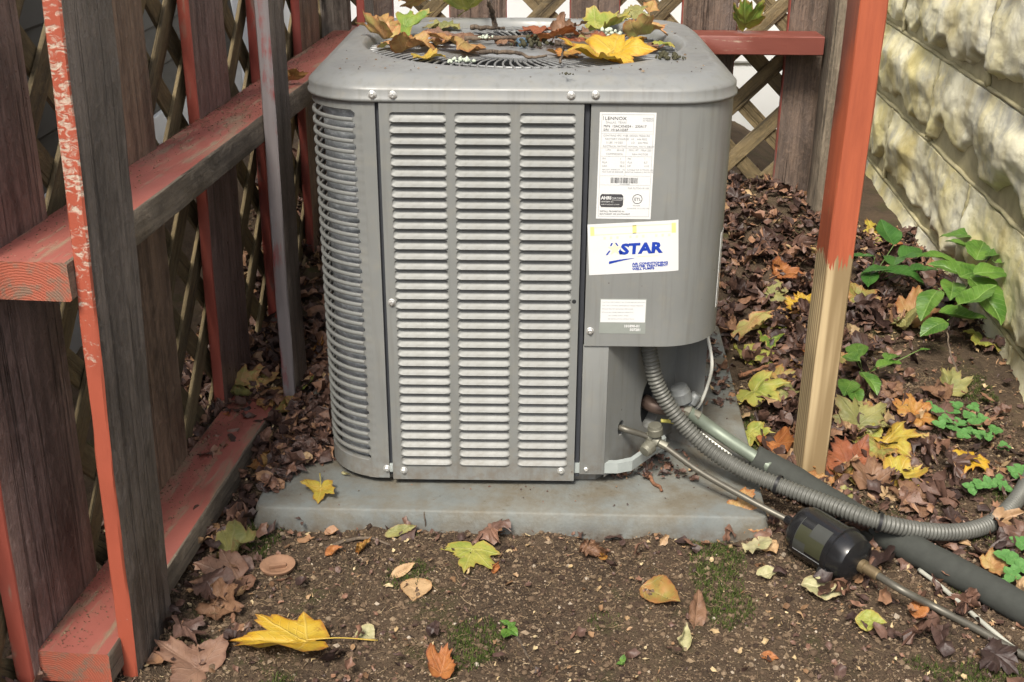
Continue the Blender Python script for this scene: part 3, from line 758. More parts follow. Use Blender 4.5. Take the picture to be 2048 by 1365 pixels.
fanv, fanf = lathe([(.05, .55), (.05, .60), (.045, .605), (.001, .606)], 24, Matrix.Translation((XC, CYC, 0)))
fan = new('fan', fanv, fanf, M['gap'], ac, smooth=40)
for k in range(4):
    v = []
    for i in range(7):
        r_ = .045 + .2 * i / 6
        for j in range(6):
            a = k * math.pi / 2 + (j / 5 - .5) * 1.0; v.append((XC + r_ * math.cos(a), CYC + r_ * math.sin(a), .575 + .035 * (j / 5 - .5)))
    new('blade', v, grid_faces(7, 6), M['gap'], fan, smooth=180)
# screws
def screw_mesh():
    a = lathe([(.0062, 0), (.0062, .0009), (.0056, .0013), (.0042, .0014)], 16); b = lathe([(.0040, .0012), (.0040, .0042), (.0030, .0050), (.0012, .0050), (.0010, .0046)], 6)
    return mesh('screw', *join([a, b]), M['zinc'], smooth=35)
scm = screw_mesh(); TOY = Matrix.Rotation(math.pi / 2, 4, 'X')
for x, y, z in [(-.2212, -.0045, .6385), (-.1914, -.0045, .638), (.0674, -.0045, .6395), (.1028, -.0045, .6405), (-.2043, PY, .3151), (.1063, -.001, .2693), (-.195, PY, .0169), (.0658, PY, .0192), (-.2232, 0, .0184), (.1073, .0045, .0195), (.236, .084, .0205), (.2435, .092, .0215)]:
    link('screw', scm, ac, Matrix.Translation((x, y, z)) @ TOY @ Matrix.Rotation(random.random() * 3, 4, 'Z'))
new('screw_hole', *lathe([(.0001, .0002), (.003, .0003), (.0034, .0002)], 12, Matrix.Translation((.0798, PY - .0002, .3196)) @ TOY), M['dark'], ac)
new('seam_clip', *box(-.2185, -.2128, -.001, .004, .012, .027, .0008), M['galv'], ac)

# ---- labels on the cover, with their printing
def text_mesh(body, size, shear=0, bold=0, align='LEFT', sx=1):
    c = bpy.data.curves.new('t', 'FONT'); c.body = body; c.size = size; c.shear = shear; c.offset = bold; c.align_x = align; c.resolution_u = 2
    o = bpy.data.objects.new('t', c); me = bpy.data.meshes.new_from_object(o)
    v = [Vector((p.co.x * sx, p.co.y, 0)) for p in me.vertices]; f = [tuple(p.vertices) for p in me.polygons]
    bpy.data.objects.remove(o); bpy.data.curves.remove(c); bpy.data.meshes.remove(me); return v, f
class Label:
    """a printed sheet that follows the cover; local (u, v) from its lower left corner"""
    def __init__(s, name, x, z, wd, ht, rot, mat, text):
        s.x, s.z, s.c, s.s, s.n = x - XC, z, math.cos(rot), math.sin(rot), 0
        nx, nz = 14, 10; v = [s.map(wd * i / nx, ht * j / nz, .0004) for j in range(nz + 1) for i in range(nx + 1)]
        f = grid_faces(nz + 1, nx + 1); m = nx + 1
        rim = [i for i in range(m)] + [j * m + nx for j in range(1, nz + 1)] + [nz * m + i for i in range(nx - 1, -1, -1)] + [j * m for j in range(nz - 1, 0, -1)]
        n0 = len(v); v += [s.map(wd * (k % m) / nx, ht * (k // m) / nz, -.0003) for k in rim]
        f += [(rim[k], rim[(k + 1) % len(rim)], n0 + (k + 1) % len(rim), n0 + k) for k in range(len(rim))]
        s.o = new(name, v, f, mat, cp, smooth=30); s.o['label'] = text; s.ink = {}; s.layer = {}
    def map(s, u, v, lift):
        p = outl(s.x + u * s.c - v * s.s, 1, .001 + lift); p.z = s.z + u * s.s + v * s.c; return p
    def add(s, mat, vf, u, v, rot=0, lift=.0008):
        a, b = s.ink.setdefault(mat, ([], [])); o = len(a); c, q_ = math.cos(rot), math.sin(rot)
        for p in vf[0]: a.append(s.map(u + p.x * c - p.y * q_, v + p.x * q_ + p.y * c, lift))
        b.extend(tuple(i + o for i in f) for f in vf[1])
    def rect(s, mat, u0, v0, u1, v1, lift=.0006):
        n = max(1, int((u1 - u0) / .012)); pts = [Vector((u0 + (u1 - u0) * i / n, y, 0)) for y in (v0, v1) for i in range(n + 1)]
        s.add(mat, (pts, grid_faces(2, n + 1)), 0, 0, 0, lift)
    def text(s, mat, t, u, v, size, **k): s.add(mat, text_mesh(t, size, **k), u, v)
    def done(s):
        for m, (a, b) in s.ink.items(): new('printing', a, b, M[m], s.o, smooth=None)['kind'] = 'stuff'
# rating plate
L = Label('rating_label', .1095, .4535, .0825, .1615, -.004, M['white'], 'white rating plate with small print, barcode and black badge')
I, G = 'ink', 'inkgrey'
for a in ((.003, .004, .0034, .1585), (.0790, .004, .0794, .1585), (.003, .0038, .0794, .0042), (.003, .1583, .0794, .1587)): L.rect(G, *a)
for y in (.1335, .1305 - .0005, .1085, .0960, .0665, .0525): L.rect(G, .004, y, .0785, y + .0003)
L.rect(G, .0405, .0667, .0408, .1300)
L.rect(I, .0052, .1500, .0058, .1560); L.text(I, 'LENNOX', .0075, .1505, .0068, sx=1.15); L.text(G, 'DALLAS,  TEXAS', .009, .1455, .0042)
L.text(G, 'ASSEMBLED', .063, .1520, .0032); L.text(G, 'IN MEXICO', .063, .1488, .0032)
L.text(I, 'M/N  13ACXN024 -  230A17', .006, .1395, .0052); L.text(I, 'S/N  1916A10587', .006, .1342, .0050)
L.text(G, 'CONTAINS HFC- 410A', .006, .1262, .0037); L.text(G, 'DESIGN PRESSURE', .0445, .1262, .0037)
L.text(G, 'FACTORY CHARGE', .009, .1210, .0040); L.text(G, 'HI    446 PSIG', .0475, .1210, .0040)
L.text(G, '5 LBS  14 OZS', .011, .1158, .0040); L.text(G, 'LO    236 PSIG', .0475, .1158, .0040)
L.text(G, 'ELECTRICAL RATING', .006, .1102, .0037); L.text(G, 'NOMINAL VOLTS: 208/230', .0425, .1102, .0034)
L.text(G, '1 PH        60 HZ', .010, .1045, .0040); L.text(G, 'MIN 197   MAX 253', .0445, .1045, .0040)
L.text(G, 'COMPRESSOR', .011, .0985, .0040); L.text(G, 'FAN MOTOR', .050, .0985, .0040)
for k, (a, b, c_, d_) in enumerate([('PH', '1', 'PH', '1'), ('RLA', '13.5', 'FLA', '0.7'), ('LRA', '58.3', 'HP', '1/10')]):
    y = .0915 - k * .0055; L.text(G, a, .006, y, .0042); L.text(G, b, .032, y, .0042); L.text(G, c_, .0435, y, .0042); L.text(G, d_, .068, y, .0042)
L.text(G, 'MIN CKT AMPACITY   17.6', .006, .0752, .0030); L.text(G, 'MAX FUSE OR BREAKER   30', .006, .0718, .0030)
L.text(G, 'SUITABLE FOR OUTDOOR USE', .0435, .0752, .0028); L.text(G, 'MOTOR THERMALLY PROTECTED', .0435, .0718, .0026)
rb = random.Random(3); u = .0195
while u < .060:
    wd = rb.choice((.0004, .0007, .0011)); L.rect(I, u, .0555, u + wd, .0640); u += wd + rb.choice((.0004, .0006, .001))
L.text(G, '1916A10587', .033, .0530, .0030); L.text(G, 'FOR OUTDOOR USE', .046, .0470, .0034)
bd = [Vector((x, y, 0)) for x, y in ((.0072, .0182), (.0372, .0182), (.0398, .0215), (.0398, .0355), (.0372, .0385), (.0072, .0385), (.0052, .0355), (.0052, .0215))]
L.add(I, (bd, [tuple(range(8))]), 0, 0, 0, .0006)
L.add('white', text_mesh('AHRI', .0068, bold=.0003), .0065, .0305, 0, .0011); L.add('white', text_mesh('CERTIFIED', .0042), .0222, .0308, 0, .0011)
L.add('white', text_mesh('UNITARY AC', .0032), .0068, .0258, 0, .0011); L.add('white', text_mesh('AHRI STANDARD 210/240', .0024), .0068, .0218, 0, .0011); L.rect('white', .0225, .0292, .0385, .0296, .0011)
v = []; f = []
for k in range(32):
    a = 2 * math.pi * k / 32
    for r_ in (.0066, .0074): v.append(Vector((r_ * math.cos(a), r_ * math.sin(a), 0)))
for k in range(32): j = (k + 1) % 32; f.append((2 * k, 2 * k + 1, 2 * j + 1, 2 * j))
L.add(I, (v, f), .061, .0315); L.text(I, 'ETL', .0562, .0290, .0064); L.text(G, 'Intertek', .0545, .0205, .0034); L.text(G, 'CONFORMS TO UL STD 1995', .046, .0160, .0026)
L.text(I, 'INSTALL PROHIBITED IN', .0052, .0108, .0034); L.text(I, 'SOUTHEAST OR SOUTHWEST', .0052, .0065, .0034)
L.done()
# installer's sticker
L = Label('dealer_sticker', .1020, .3625, .1375, .0815, .062, M['white'], 'white installer sticker with blue STAR logo')
Yl = 'yellow'
for a in ((.004, .0635, .010, .0775), (.068, .064, .074, .077), (.127, .062, .1335, .0775)): L.rect(Yl, *a)
for a in ((.010, .0755, .127, .0765), (.010, .0640, .127, .0650)): L.rect('paleyellow', *a)
for k in range(12):
    if k in (0, 4, 8): continue
    L.rect('paleyellow', .014 + k * .0098, .0570, .0172 + k * .0098, .0608)
star = []
for k in range(10):
    a = math.pi / 2 + k * math.pi / 5; r_ = .0108 if k % 2 == 0 else .0045; star.append(Vector((r_ * math.cos(a), r_ * math.sin(a), 0)))
L.add('paleyellow', (star + [Vector((0, 0, 0))], [(i, (i + 1) % 10, 10) for i in range(10)]), .0405, .0410)
def quad(*p): return ([Vector((a, b, 0)) for a, b in p], [tuple(range(len(p)))])
L.add('blue', quad((.0262, .0315), (.0292, .0315), (.0340, .0385), (.0318, .0385)), 0, 0); L.add('blue', quad((.0330, .0455), (.0352, .0455), (.0378, .0505), (.0352, .0505)), 0, 0)
L.add('blue', quad((.0408, .0505), (.0432, .0505), (.0462, .0455), (.0440, .0455)), 0, 0); L.add('blue', quad((.0458, .0360), (.0490, .0410), (.0512, .0315), (.0478, .0315)), 0, 0)
L.add('blue', text_mesh('STAR', .0228, shear=.08, bold=.0011, sx=1.17), .0490, .0320)
sw_ = [Vector((.031 + .040 * t, .0245 + .0035 * math.sin(t * 1.7) - .0008 + .0002, 0)) for t in [i / 12 for i in range(13)]]; lo = [Vector((p.x, p.y - .0042 * (1 - i / 12) ** .8, 0)) for i, p in enumerate(sw_)]
L.add('blue', (sw_ + lo, grid_faces(2, 13)), 0, -.003); L.rect('paleyellow', .074, .0262, .106, .0272)
for k, t_ in enumerate(('AIR CONDITIONING', 'WATER TREATMENT', 'WELL PUMPS')): L.add('blue', text_mesh(t_, .0048, bold=.00022, sx=1.22), .0665, .0135 - k * .0043)
L.done()
# small notice
L = Label('notice_label', .1205, .2655, .0725, .0585, .002, M['labelgrey'], 'small notice, white above and grey below with white numbers')
L.rect('white', .0012, .0192, .0713, .0573)
for k in range(6): L.text(G, ['CAUTION: DISCONNECT ALL POWER BEFORE SERVICING', 'THIS UNIT CONTAINS REFRIGERANT UNDER PRESSURE', 'SERVICE ONLY BY QUALIFIED PERSONNEL', 'REPLACE ALL PANELS BEFORE OPERATING', 'USE COPPER SUPPLY WIRES', 'SEE INSTALLATION INSTRUCTIONS'][k], .003 + (0 if k < 4 else .010), .0520 - k * .0056, .0026)
L.add('white', text_mesh('101890-01', .0058, bold=.00025), .0385, .0110); L.add('white', text_mesh('507281', .0058, bold=.00025), .0480, .0050)
L.done()
L = Label('side_sticker', XC + .338, .288, .040, .125, 0, M['white'], 'tall warning sticker curving round the side')
L.rect('ink', .003, .062, .037, .076); L.rect('orangeink', .003, .045, .037, .060); L.rect('ink', .003, .004, .037, .040); L.text('ink', 'WARNING', .004, .090, .0085)
L.done()

# ------------------------------------------------------------------ valves, lines, conduit
def tube_thing(name, label, cat, pts, rad, mat, n=12, seg=80, parent=None):
    ps = spline(pts, seg); v, f = tube(ps, rad, n); o = new(name, v, f, mat, parent, smooth=180)
    if label: tag(o, label, cat)
    return o
def rod(a, b, prof, n=16):
    """lathe between a and b; prof: (radius, fraction)"""
    d = (b - a); L_ = d.length; z = d.normalized(); x = z.orthogonal().normalized(); y = z.cross(x)
    return lathe([(r_, t * L_) for r_, t in prof], n, axes(x, y, z, a))
# liquid line with its small valve and the filter drier
hole1 = W1 + d1 * .046 + Zu * .078
v0 = at(1312, 882, .058); 
lq = thing('liquid_line', 'thin copper line from the small valve through a black filter drier', 'pipe', at(1500, 1000, PZ))
inlet = at(1584, 1046, -.006); outlet = at(1742, 1143, -.012)
ps = [hole1 - n1 * .01, hole1 + n1 * .012, v0, at(1400, 944, .030), at(1500, 1001, .010), inlet + (inlet - outlet).normalized() * .012, inlet]
tube_thing('pipe', None, None, ps, .0052, M['copper'], parent=lq)
tube_thing('pipe', None, None, [outlet, outlet + (outlet - inlet) * .35, atg(1870, 1215, .016), atg(1960, 1262, .011), atg(2048, 1312, .010), atg(2300, 1440, .01)], .0058, M['copper'], parent=lq)
dax = (outlet - inlet); dl = dax.length; dn = dax.normalized()
da, db = inlet + dn * .010, outlet - dn * .018
dr = new('filter_drier', *rod(da, db, [(.010, 0), (.024, .02), (.036, .06), (.0400, .12), (.0405, .2), (.0405, .68), (.0435, .69), (.0435, .72), (.0405, .73), (.0400, .84), (.0360, .92), (.024, .97), (.011, 1)], 40), M['black'], lq, smooth=40)
dx = dn.orthogonal().normalized(); upv = (CAM - (da + db) / 2); upv = (upv - dn * upv.dot(dn)).normalized(); sv_ = dn.cross(upv)
def on_drier(t, a, r_=.0409): return da + (db - da) * t + (upv * math.cos(a) + sv_ * math.sin(a)) * r_
def patch(t0, t1, a0, a1, r_=.0409):
    v = [on_drier(t0 + (t1 - t0) * i / 4, a0 + (a1 - a0) * j / 10, r_) for i in range(5) for j in range(11)]; return v, grid_faces(5, 11)
ylab = m_plain('drier_label_reflection', (.034, .035, .019), .4, 0, .2, 60, 0); glab = m_plain('drier_label_grey', (.04, .042, .038), .4, 0, .2, 60, 0)  # olive tone on the label stands for yellow-olive reflections
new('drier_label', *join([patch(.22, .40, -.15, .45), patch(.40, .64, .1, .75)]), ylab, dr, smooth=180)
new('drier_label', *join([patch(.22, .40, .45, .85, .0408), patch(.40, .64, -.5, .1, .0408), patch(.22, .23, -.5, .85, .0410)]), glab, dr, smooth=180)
new('drier_label', *patch(.22, .64, .87, .92), M['inkgrey'], dr, smooth=180)
tb = on_drier(.70, 1.25, .042); tb2 = on_drier(.705, 1.45, .066)
new('mounting_tab', *join([rod(on_drier(.70, 1.2, .036), on_drier(.70, 1.35, .068), [(.012, 0), (.010, .6), (.002, 1)], 6)]), M['black'], dr, smooth=30)
new('stub', *rod(db - dn * .004, outlet + dn * .014, [(.0105, 0), (.0105, .3), (.0085, .32), (.0085, .95), (.007, 1)], 16), M['brass'], lq, smooth=30)
new('stub', *rod(inlet - dn * .012, da + dn * .006, [(.007, 0), (.008, .1), (.008, .6), (.011, .65), (.011, 1)], 16), M['black'], lq, smooth=30)
# valves bolted to the bracket
def valve(name, label, c, axis, scale, mats):
    t = thing(name, label, 'valve', c)
    X = Vector((1, 0, 0)); a = axis.normalized()
    new('body', *rod(c - a * .022 * scale, c + a * .022 * scale, [(.006 * scale, 0), (.0085 * scale, .1), (.0085 * scale, .35), (.011 * scale, .4), (.011 * scale, .62), (.0075 * scale, .66), (.0075 * scale, 1)], 12), mats[0], t, smooth=30)
    for dv, r_, l in mats[1]:
        dv = Vector(dv).normalized()
        new('valve_cap', *rod(c + dv * .006, c + dv * l * scale, [(.006 * scale, 0), (.006 * scale, .3), (r_ * scale, .32), (r_ * scale, .75), (r_ * .93 * scale, .8), (r_ * .85 * scale, .97), (r_ * .5 * scale, 1)], 18), mats[2], t, smooth=20)
    return t
brassy = m_plain('dull_valve_metal', (.17, .165, .13), .5, .4, .4, 50, .2)
c1 = v0
valve('service_valve', 'small capped valve on the thin line beside the kinked bracket', c1, at(1400, 944, .030) - hole1, .95, (brassy, [((-.12, -.1, 1), .0135, .034), ((-.75, -.75, -.35), .0125, .034)], brassy))
hole2 = W1 + d1 * .140 + Zu * .088
c2 = at(1372, 820, .082)
valve('service_valve', 'larger capped valve on the thick line behind the ribbed conduit', c2, at(1450, 880, .03) - hole2, 1.15, (brassy, [((-.35, -.05, 1), .0150, .042), ((.5, .1, .8), .009, .030)], m_plain('grey_cap', (.17, .18, .18), .5, .2, .4, 50, .2)))
# suction line: bare tube, then black foam
sl_ = thing('suction_line', 'thick refrigerant pipe sleeved in black foam running to the right edge', 'pipe', at(1700, 1010, -.05))
bare = [hole2 - n1 * .015, hole2 + n1 * .01 + Zu * -.004, c2, at(1430, 862, .045), at(1505, 912, .022), at(1540, 935, .012)]
tube_thing('tube', None, None, bare[:3], .0125, m_plain('brown_copper', (.11, .075, .06), .45, .4, .4, 40, .1), parent=sl_)
tube_thing('tube', None, None, bare[2:], .0115, M['patina'], parent=sl_)
foam = [at(1508, 914, .020), at(1560, 944, .0), at(1640, 992, -.026), at(1740, 1052, -.031), at(1850, 1112, -.032), at(1960, 1170, -.032), at(2060, 1226, -.032), at(2300, 1360, -.032)]
fsp = spline(foam, 120)
v, f = tube(fsp, lambda i: .0235 * (.93 + .06 * noise.noise(fsp[i] * 25) + .035 * noise.noise(fsp[i] * 90) + .08 * min(1, i / 14)), 18); new('foam_sleeve', v, f, M['foam'], sl_, smooth=180)
# ribbed conduit
cpts = [aty(1295, 650, .065), aty(1297, 690, .065), aty(1302, 722, .064), aty(1313, 765, .062), aty(1338, 812, .058), aty(1380, 864, .046), at(1430, 907, .040), at(1490, 943, .024), at(1560, 972, .014), at(1650, 1006, .012), at(1750, 1042, .012), at(1840, 1061, -.010), at(1920, 1064, -.026), at(1985, 1045, -.034), at(2030, 1004, -.034), at(2056, 960, -.034), at(2090, 880, -.034)]
N = 900; csp = spline(cpts, N); clen = sum((csp[i + 1] - csp[i]).length for i in range(N)); per = .0068
v, f = tube(csp, lambda i: .0128 + .0014 * math.cos(2 * math.pi * i / N * clen / per), 14)
cdt = new('flexible_conduit', v, f, M['conduit'], None, smooth=180); tag(cdt, 'ribbed grey flexible conduit curving from under the cover to the right edge', 'conduit')
def tie(px, py, z, rad, label, around):
    i = min(range(N), key=lambda k: (csp[k] - at(px, py, z)).length); t = (csp[i + 3] - csp[i - 3]).normalized(); x = t.orthogonal().normalized(); y = t.cross(x)
    c = csp[i] + around; pts = [c + (x * math.cos(a) * rad[0] + y * math.sin(a) * rad[1]) for a in [2 * math.pi * k / 24 for k in range(25)]]
    v = []
    for p in pts:
        n_ = (p - c).normalized()
        for s_, o_ in ((-.0025, 0), (.0025, 0), (.0025, .0014), (-.0025, .0014)): v.append(p + t * s_ + n_ * o_)
    o = new('cable_tie', v, grid_faces(25, 4, True), M['tie'], None, smooth=30); tag(o, label, 'cable tie', 'cable ties round the conduit')
tie(1556, 971, .014, (.0155, .0155), 'black cable tie round the ribbed conduit near the pad corner', Vector((0, 0, 0)))
tie(1757, 1044, .012, (.0155, .0155), 'black cable tie round the ribbed conduit above the filter drier', Vector((0, 0, 0)))
# thin cables
tube_thing('cable', 'white cable hanging from the cover down to the large valve', 'cable', [aty(1408, 640, .12), aty(1416, 675, .115), at(1424, 730, .17), at(1414, 775, .12), at(1400, 808, .085), at(1384, 830, .062), at(1395, 852, .05)], .0029, M['cable'], 8, 60)
tube_thing('cable', 'short white cable end beside the bare green tube', 'cable', [at(1400, 866, .043), at(1425, 885, .032), at(1462, 912, .014)], .0032, M['cable'], 8, 30)
tube_thing('cable', 'thin pale cable lying along the black foam pipe', 'cable', [atg(1838, 1140, .008), atg(1880, 1172, .008), atg(1940, 1224, .008), atg(1985, 1262, .008), atg(2060, 1318, .008), atg(2300, 1460, .008)], .0036, m_plain('grey_cable', (.36, .36, .31), .5, 0, .15, 60, 0), 8, 60)
tube_thing('cable', 'yellow wire stub beside the small valve', 'cable', [at(1322, 842, .07), at(1338, 843, .068), at(1352, 846, .066)], .0035, m_plain('yellow_wire', (.52, .47, .12), .5), 8, 20)

# ------------------------------------------------------------------ fallen leaves
def vein_group():
    g = bpy.data.node_groups.new('veins', 'ShaderNodeTree')
    g.interface.new_socket('UV', in_out='INPUT', socket_type='NodeSocketVector'); g.interface.new_socket('Palm', in_out='OUTPUT', socket_type='NodeSocketFloat'); g.interface.new_socket('Pinn', in_out='OUTPUT', socket_type='NodeSocketFloat')
    gi, go = g.nodes.new('NodeGroupInput'), g.nodes.new('NodeGroupOutput')
    def mth(op, a, b=None, clamp=False):
        x = g.nodes.new('ShaderNodeMath'); x.operation = op; x.use_clamp = clamp
        for i, v in enumerate((a, b)):
            if v is None: continue
            if isinstance(v, (int, float)): x.inputs[i].default_value = v
            else: g.links.new(v, x.inputs[i])
        return x.outputs[0]
    sp = g.nodes.new('ShaderNodeSeparateXYZ'); g.links.new(gi.outputs[0], sp.inputs[0]); u, v = sp.outputs[0], sp.outputs[1]
    tot = None
    for a in (0, 42, -42, 82, -82):
        c, s = math.cos(R(a)), math.sin(R(a))
        d = mth('ABSOLUTE', mth('SUBTRACT', mth('MULTIPLY', u, c), mth('MULTIPLY', v, s)))
        al = mth('ADD', mth('MULTIPLY', u, s), mth('MULTIPLY', v, c))
        m = mth('SUBTRACT', 1, mth('DIVIDE', d, .022), True); m = mth('MULTIPLY', m, mth('GREATER_THAN', al, 0))
        # side veins off each rib
        fr = mth('FRACT', mth('MULTIPLY', mth('SUBTRACT', al, mth('MULTIPLY', d, .9)), 7)); sd_ = mth('MULTIPLY', mth('SUBTRACT', 1, mth('DIVIDE', mth('ABSOLUTE', mth('SUBTRACT', fr, .5)), .10), True), mth('LESS_THAN', d, .16))
        sd_ = mth('MULTIPLY', mth('MULTIPLY', sd_, .5), mth('GREATER_THAN', al, .12))
        m = mth('MAXIMUM', m, sd_)
        tot = m if tot is None else mth('MAXIMUM', tot, m)
    g.links.new(tot, go.inputs[0])
    d = mth('ABSOLUTE', u); m = mth('SUBTRACT', 1, mth('DIVIDE', d, .02), True)
    fr = mth('FRACT', mth('MULTIPLY', mth('SUBTRACT', v, mth('MULTIPLY', d, .8)), 8)); m2 = mth('MULTIPLY', mth('SUBTRACT', 1, mth('DIVIDE', mth('ABSOLUTE', mth('SUBTRACT', fr, .5)), .09), True), .55)
    g.links.new(mth('MAXIMUM', m, m2), go.inputs[1]); return g
VG = vein_group()
def m_leaf(name, c1, c2, edge, vein, pinn=False, spots=.4, rough=.5, trans=.22, edge_amt=1.):
    t = NT(name); uv = t.coord('UV', rand=True); tc = t.n('TexCoord')
    g = t.n('Group'); g.node_tree = VG; t.l(tc.outputs['UV'], g.inputs[0]); vn = g.outputs[1 if pinn else 0]
    a = t.noise(uv, 2.1, 4, .6); b = t.noise(uv, 9, 6, .7)
    c = t.mix(t.ramp(a, [(.36, 0.), (.62, 1.)]), c1, c2)
    at_ = t.n('Attribute', attribute_name='edge'); e = t.math('ADD', at_.outputs['Fac'], t.math('MULTIPLY', t.math('SUBTRACT', b, .5), .9))
    c = t.mix(t.math('MULTIPLY', t.ramp(e, [(.72, 0.), (1.02, 1.)]), edge_amt), c, edge)
    c = t.mix(t.math('MULTIPLY', t.ramp(b, [(.57, 0.), (.68, 1.)]), spots), c, tuple(x * .55 for x in edge))
    c = t.mix(t.math('MULTIPLY', vn, .55), c, vein)
    t.col(c); t.set(Roughness=rough); t.b.inputs['Specular IOR Level'].default_value = .35
    t.bump(t.math('SUBTRACT', t.math('MULTIPLY', b, .5), vn), .45, .0022)
    if trans:
        tr = t.n('BsdfTranslucent'); t.l(c, tr.inputs['Color']); mx = t.n('MixShader', i_0=trans); t.l(t.b.outputs[0], mx.inputs[1]); t.l(tr.outputs[0], mx.inputs[2]); t.l(mx.outputs[0], t.out.inputs[0])
    return t.m
LM = {
 'gold': m_leaf('leaf_gold', (.52, .30, .02), (.50, .35, .045), (.34, .15, .03), (.58, .43, .12), spots=.45),
 'yellow': m_leaf('leaf_yellow', (.40, .34, .055), (.44, .28, .045), (.30, .16, .04), (.52, .44, .14), spots=.5),
 'lime': m_leaf('leaf_lime', (.22, .27, .05), (.36, .34, .075), (.36, .24, .06), (.44, .42, .16), spots=.3, edge_amt=.8),
 'green': m_leaf('leaf_green', (.10, .19, .03), (.22, .29, .05), (.38, .25, .08), (.30, .36, .12), spots=.3),
 'olive': m_leaf('leaf_olive', (.19, .20, .075), (.30, .28, .10), (.26, .19, .08), (.34, .32, .16), spots=.3),
 'tanorange': m_leaf('leaf_tan_orange', (.38, .26, .09), (.37, .18, .075), (.28, .11, .04), (.44, .30, .14), spots=.5),
 'peach': m_leaf('leaf_peach', (.48, .27, .12), (.36, .34, .11), (.44, .20, .09), (.56, .38, .2), spots=.3),
 'greenorange': m_leaf('leaf_green_orange', (.22, .25, .06), (.36, .18, .06), (.30, .13, .05), (.40, .33, .14), spots=.5),
 'rust': m_leaf('leaf_rust', (.30, .105, .035), (.40, .16, .05), (.22, .07, .03), (.42, .20, .09), spots=.5),
 'orange': m_leaf('leaf_orange', (.38, .155, .04), (.38, .22, .05), (.24, .09, .03), (.46, .27, .1), spots=.5),
 'redbrown': m_leaf('leaf_red_brown', (.22, .07, .035), (.30, .10, .045), (.13, .045, .025), (.30, .13, .07), spots=.5),
 'brown': m_leaf('leaf_brown', (.16, .085, .05), (.24, .135, .08), (.12, .06, .035), (.26, .16, .1), spots=.5),
 'pinkbrown': m_leaf('leaf_pink_brown', (.20, .112, .078), (.26, .15, .10), (.15, .075, .048), (.28, .175, .12), spots=.5),
 'tan': m_leaf('leaf_tan', (.46, .30, .16), (.52, .35, .19), (.38, .22, .10), (.56, .40, .25), pinn=True, spots=.2),
 'pale': m_leaf('leaf_pale', (.46, .42, .25), (.38, .37, .19), (.40, .33, .18), (.52, .48, .32), pinn=True, spots=.25),
 'fresh': m_leaf('leaf_fresh', (.055, .135, .020), (.115, .22, .036), (.11, .18, .04), (.26, .38, .12), pinn=True, spots=.15, edge_amt=.2, rough=.38),
 'deep': m_leaf('leaf_deep_green', (.035, .11, .02), (.06, .16, .03), (.05, .10, .02), (.13, .24, .07), pinn=True, spots=.1, edge_amt=.3, rough=.38),
 'clover': m_leaf('leaf_clover', (.075, .20, .05), (.11, .26, .07), (.08, .19, .05), (.17, .30, .12), pinn=True, spots=.05, edge_amt=.2),
}
HALF = [(0, 1.0), (3, .92), (6, .83), (10, .80), (13, .86), (16, .76), (20, .66), (24, .60), (28, .66), (32, .76), (35, .80), (38, .86), (41, .96), (45, .86), (49, .80), (53, .82), (57, .74), (62, .64), (67, .56), (72, .58), (77, .66), (82, .74), (88, .66), (94, .62), (100, .60), (108, .50), (120, .42), (138, .34), (158, .24), (172, .10)]
def outline_maple(rs):
    pts = []
    for sg in (1, -1):
        lob = [rs.uniform(.78, 1.1) for _ in range(3)]; torn = rs.choice((None, None, None, 1, 2))
        h = []
        for a, r_ in HALF:
            q_ = 0 if a < 24 else 1 if a < 67 else 2; r2 = r_ * (1 + (lob[q_] - 1) * (r_ - .3)) * (1 + rs.uniform(-.07, .07))
            if torn == q_: r2 = min(r2, .46 + rs.uniform(0, .08))
            h.append((a, r2))
        pts.append([(sg * a, r_) for a, r_ in h])
    full = list(reversed(pts[1][1:])) + pts[0]
    return [(math.sin(R(a)) * r_, math.cos(R(a)) * r_) for a, r_ in full]
def outline_oval(rs, wd=.36, tip=1.3, teeth=.02):
    pts = []; n = 18
    for sg in (-1, 1):
        side_ = []
        for i in range(1, n):
            t = i / n; x = wd * math.sin(math.pi * t ** (1 / tip) if tip > 0 else t) ** .85; side_.append((sg * (x + teeth * (i % 2) + rs.uniform(-.01, .01)), t))
        pts.append(side_)
    return list(reversed(pts[0])) + [(0, 0)] + pts[1] + [(0, 1.02)]
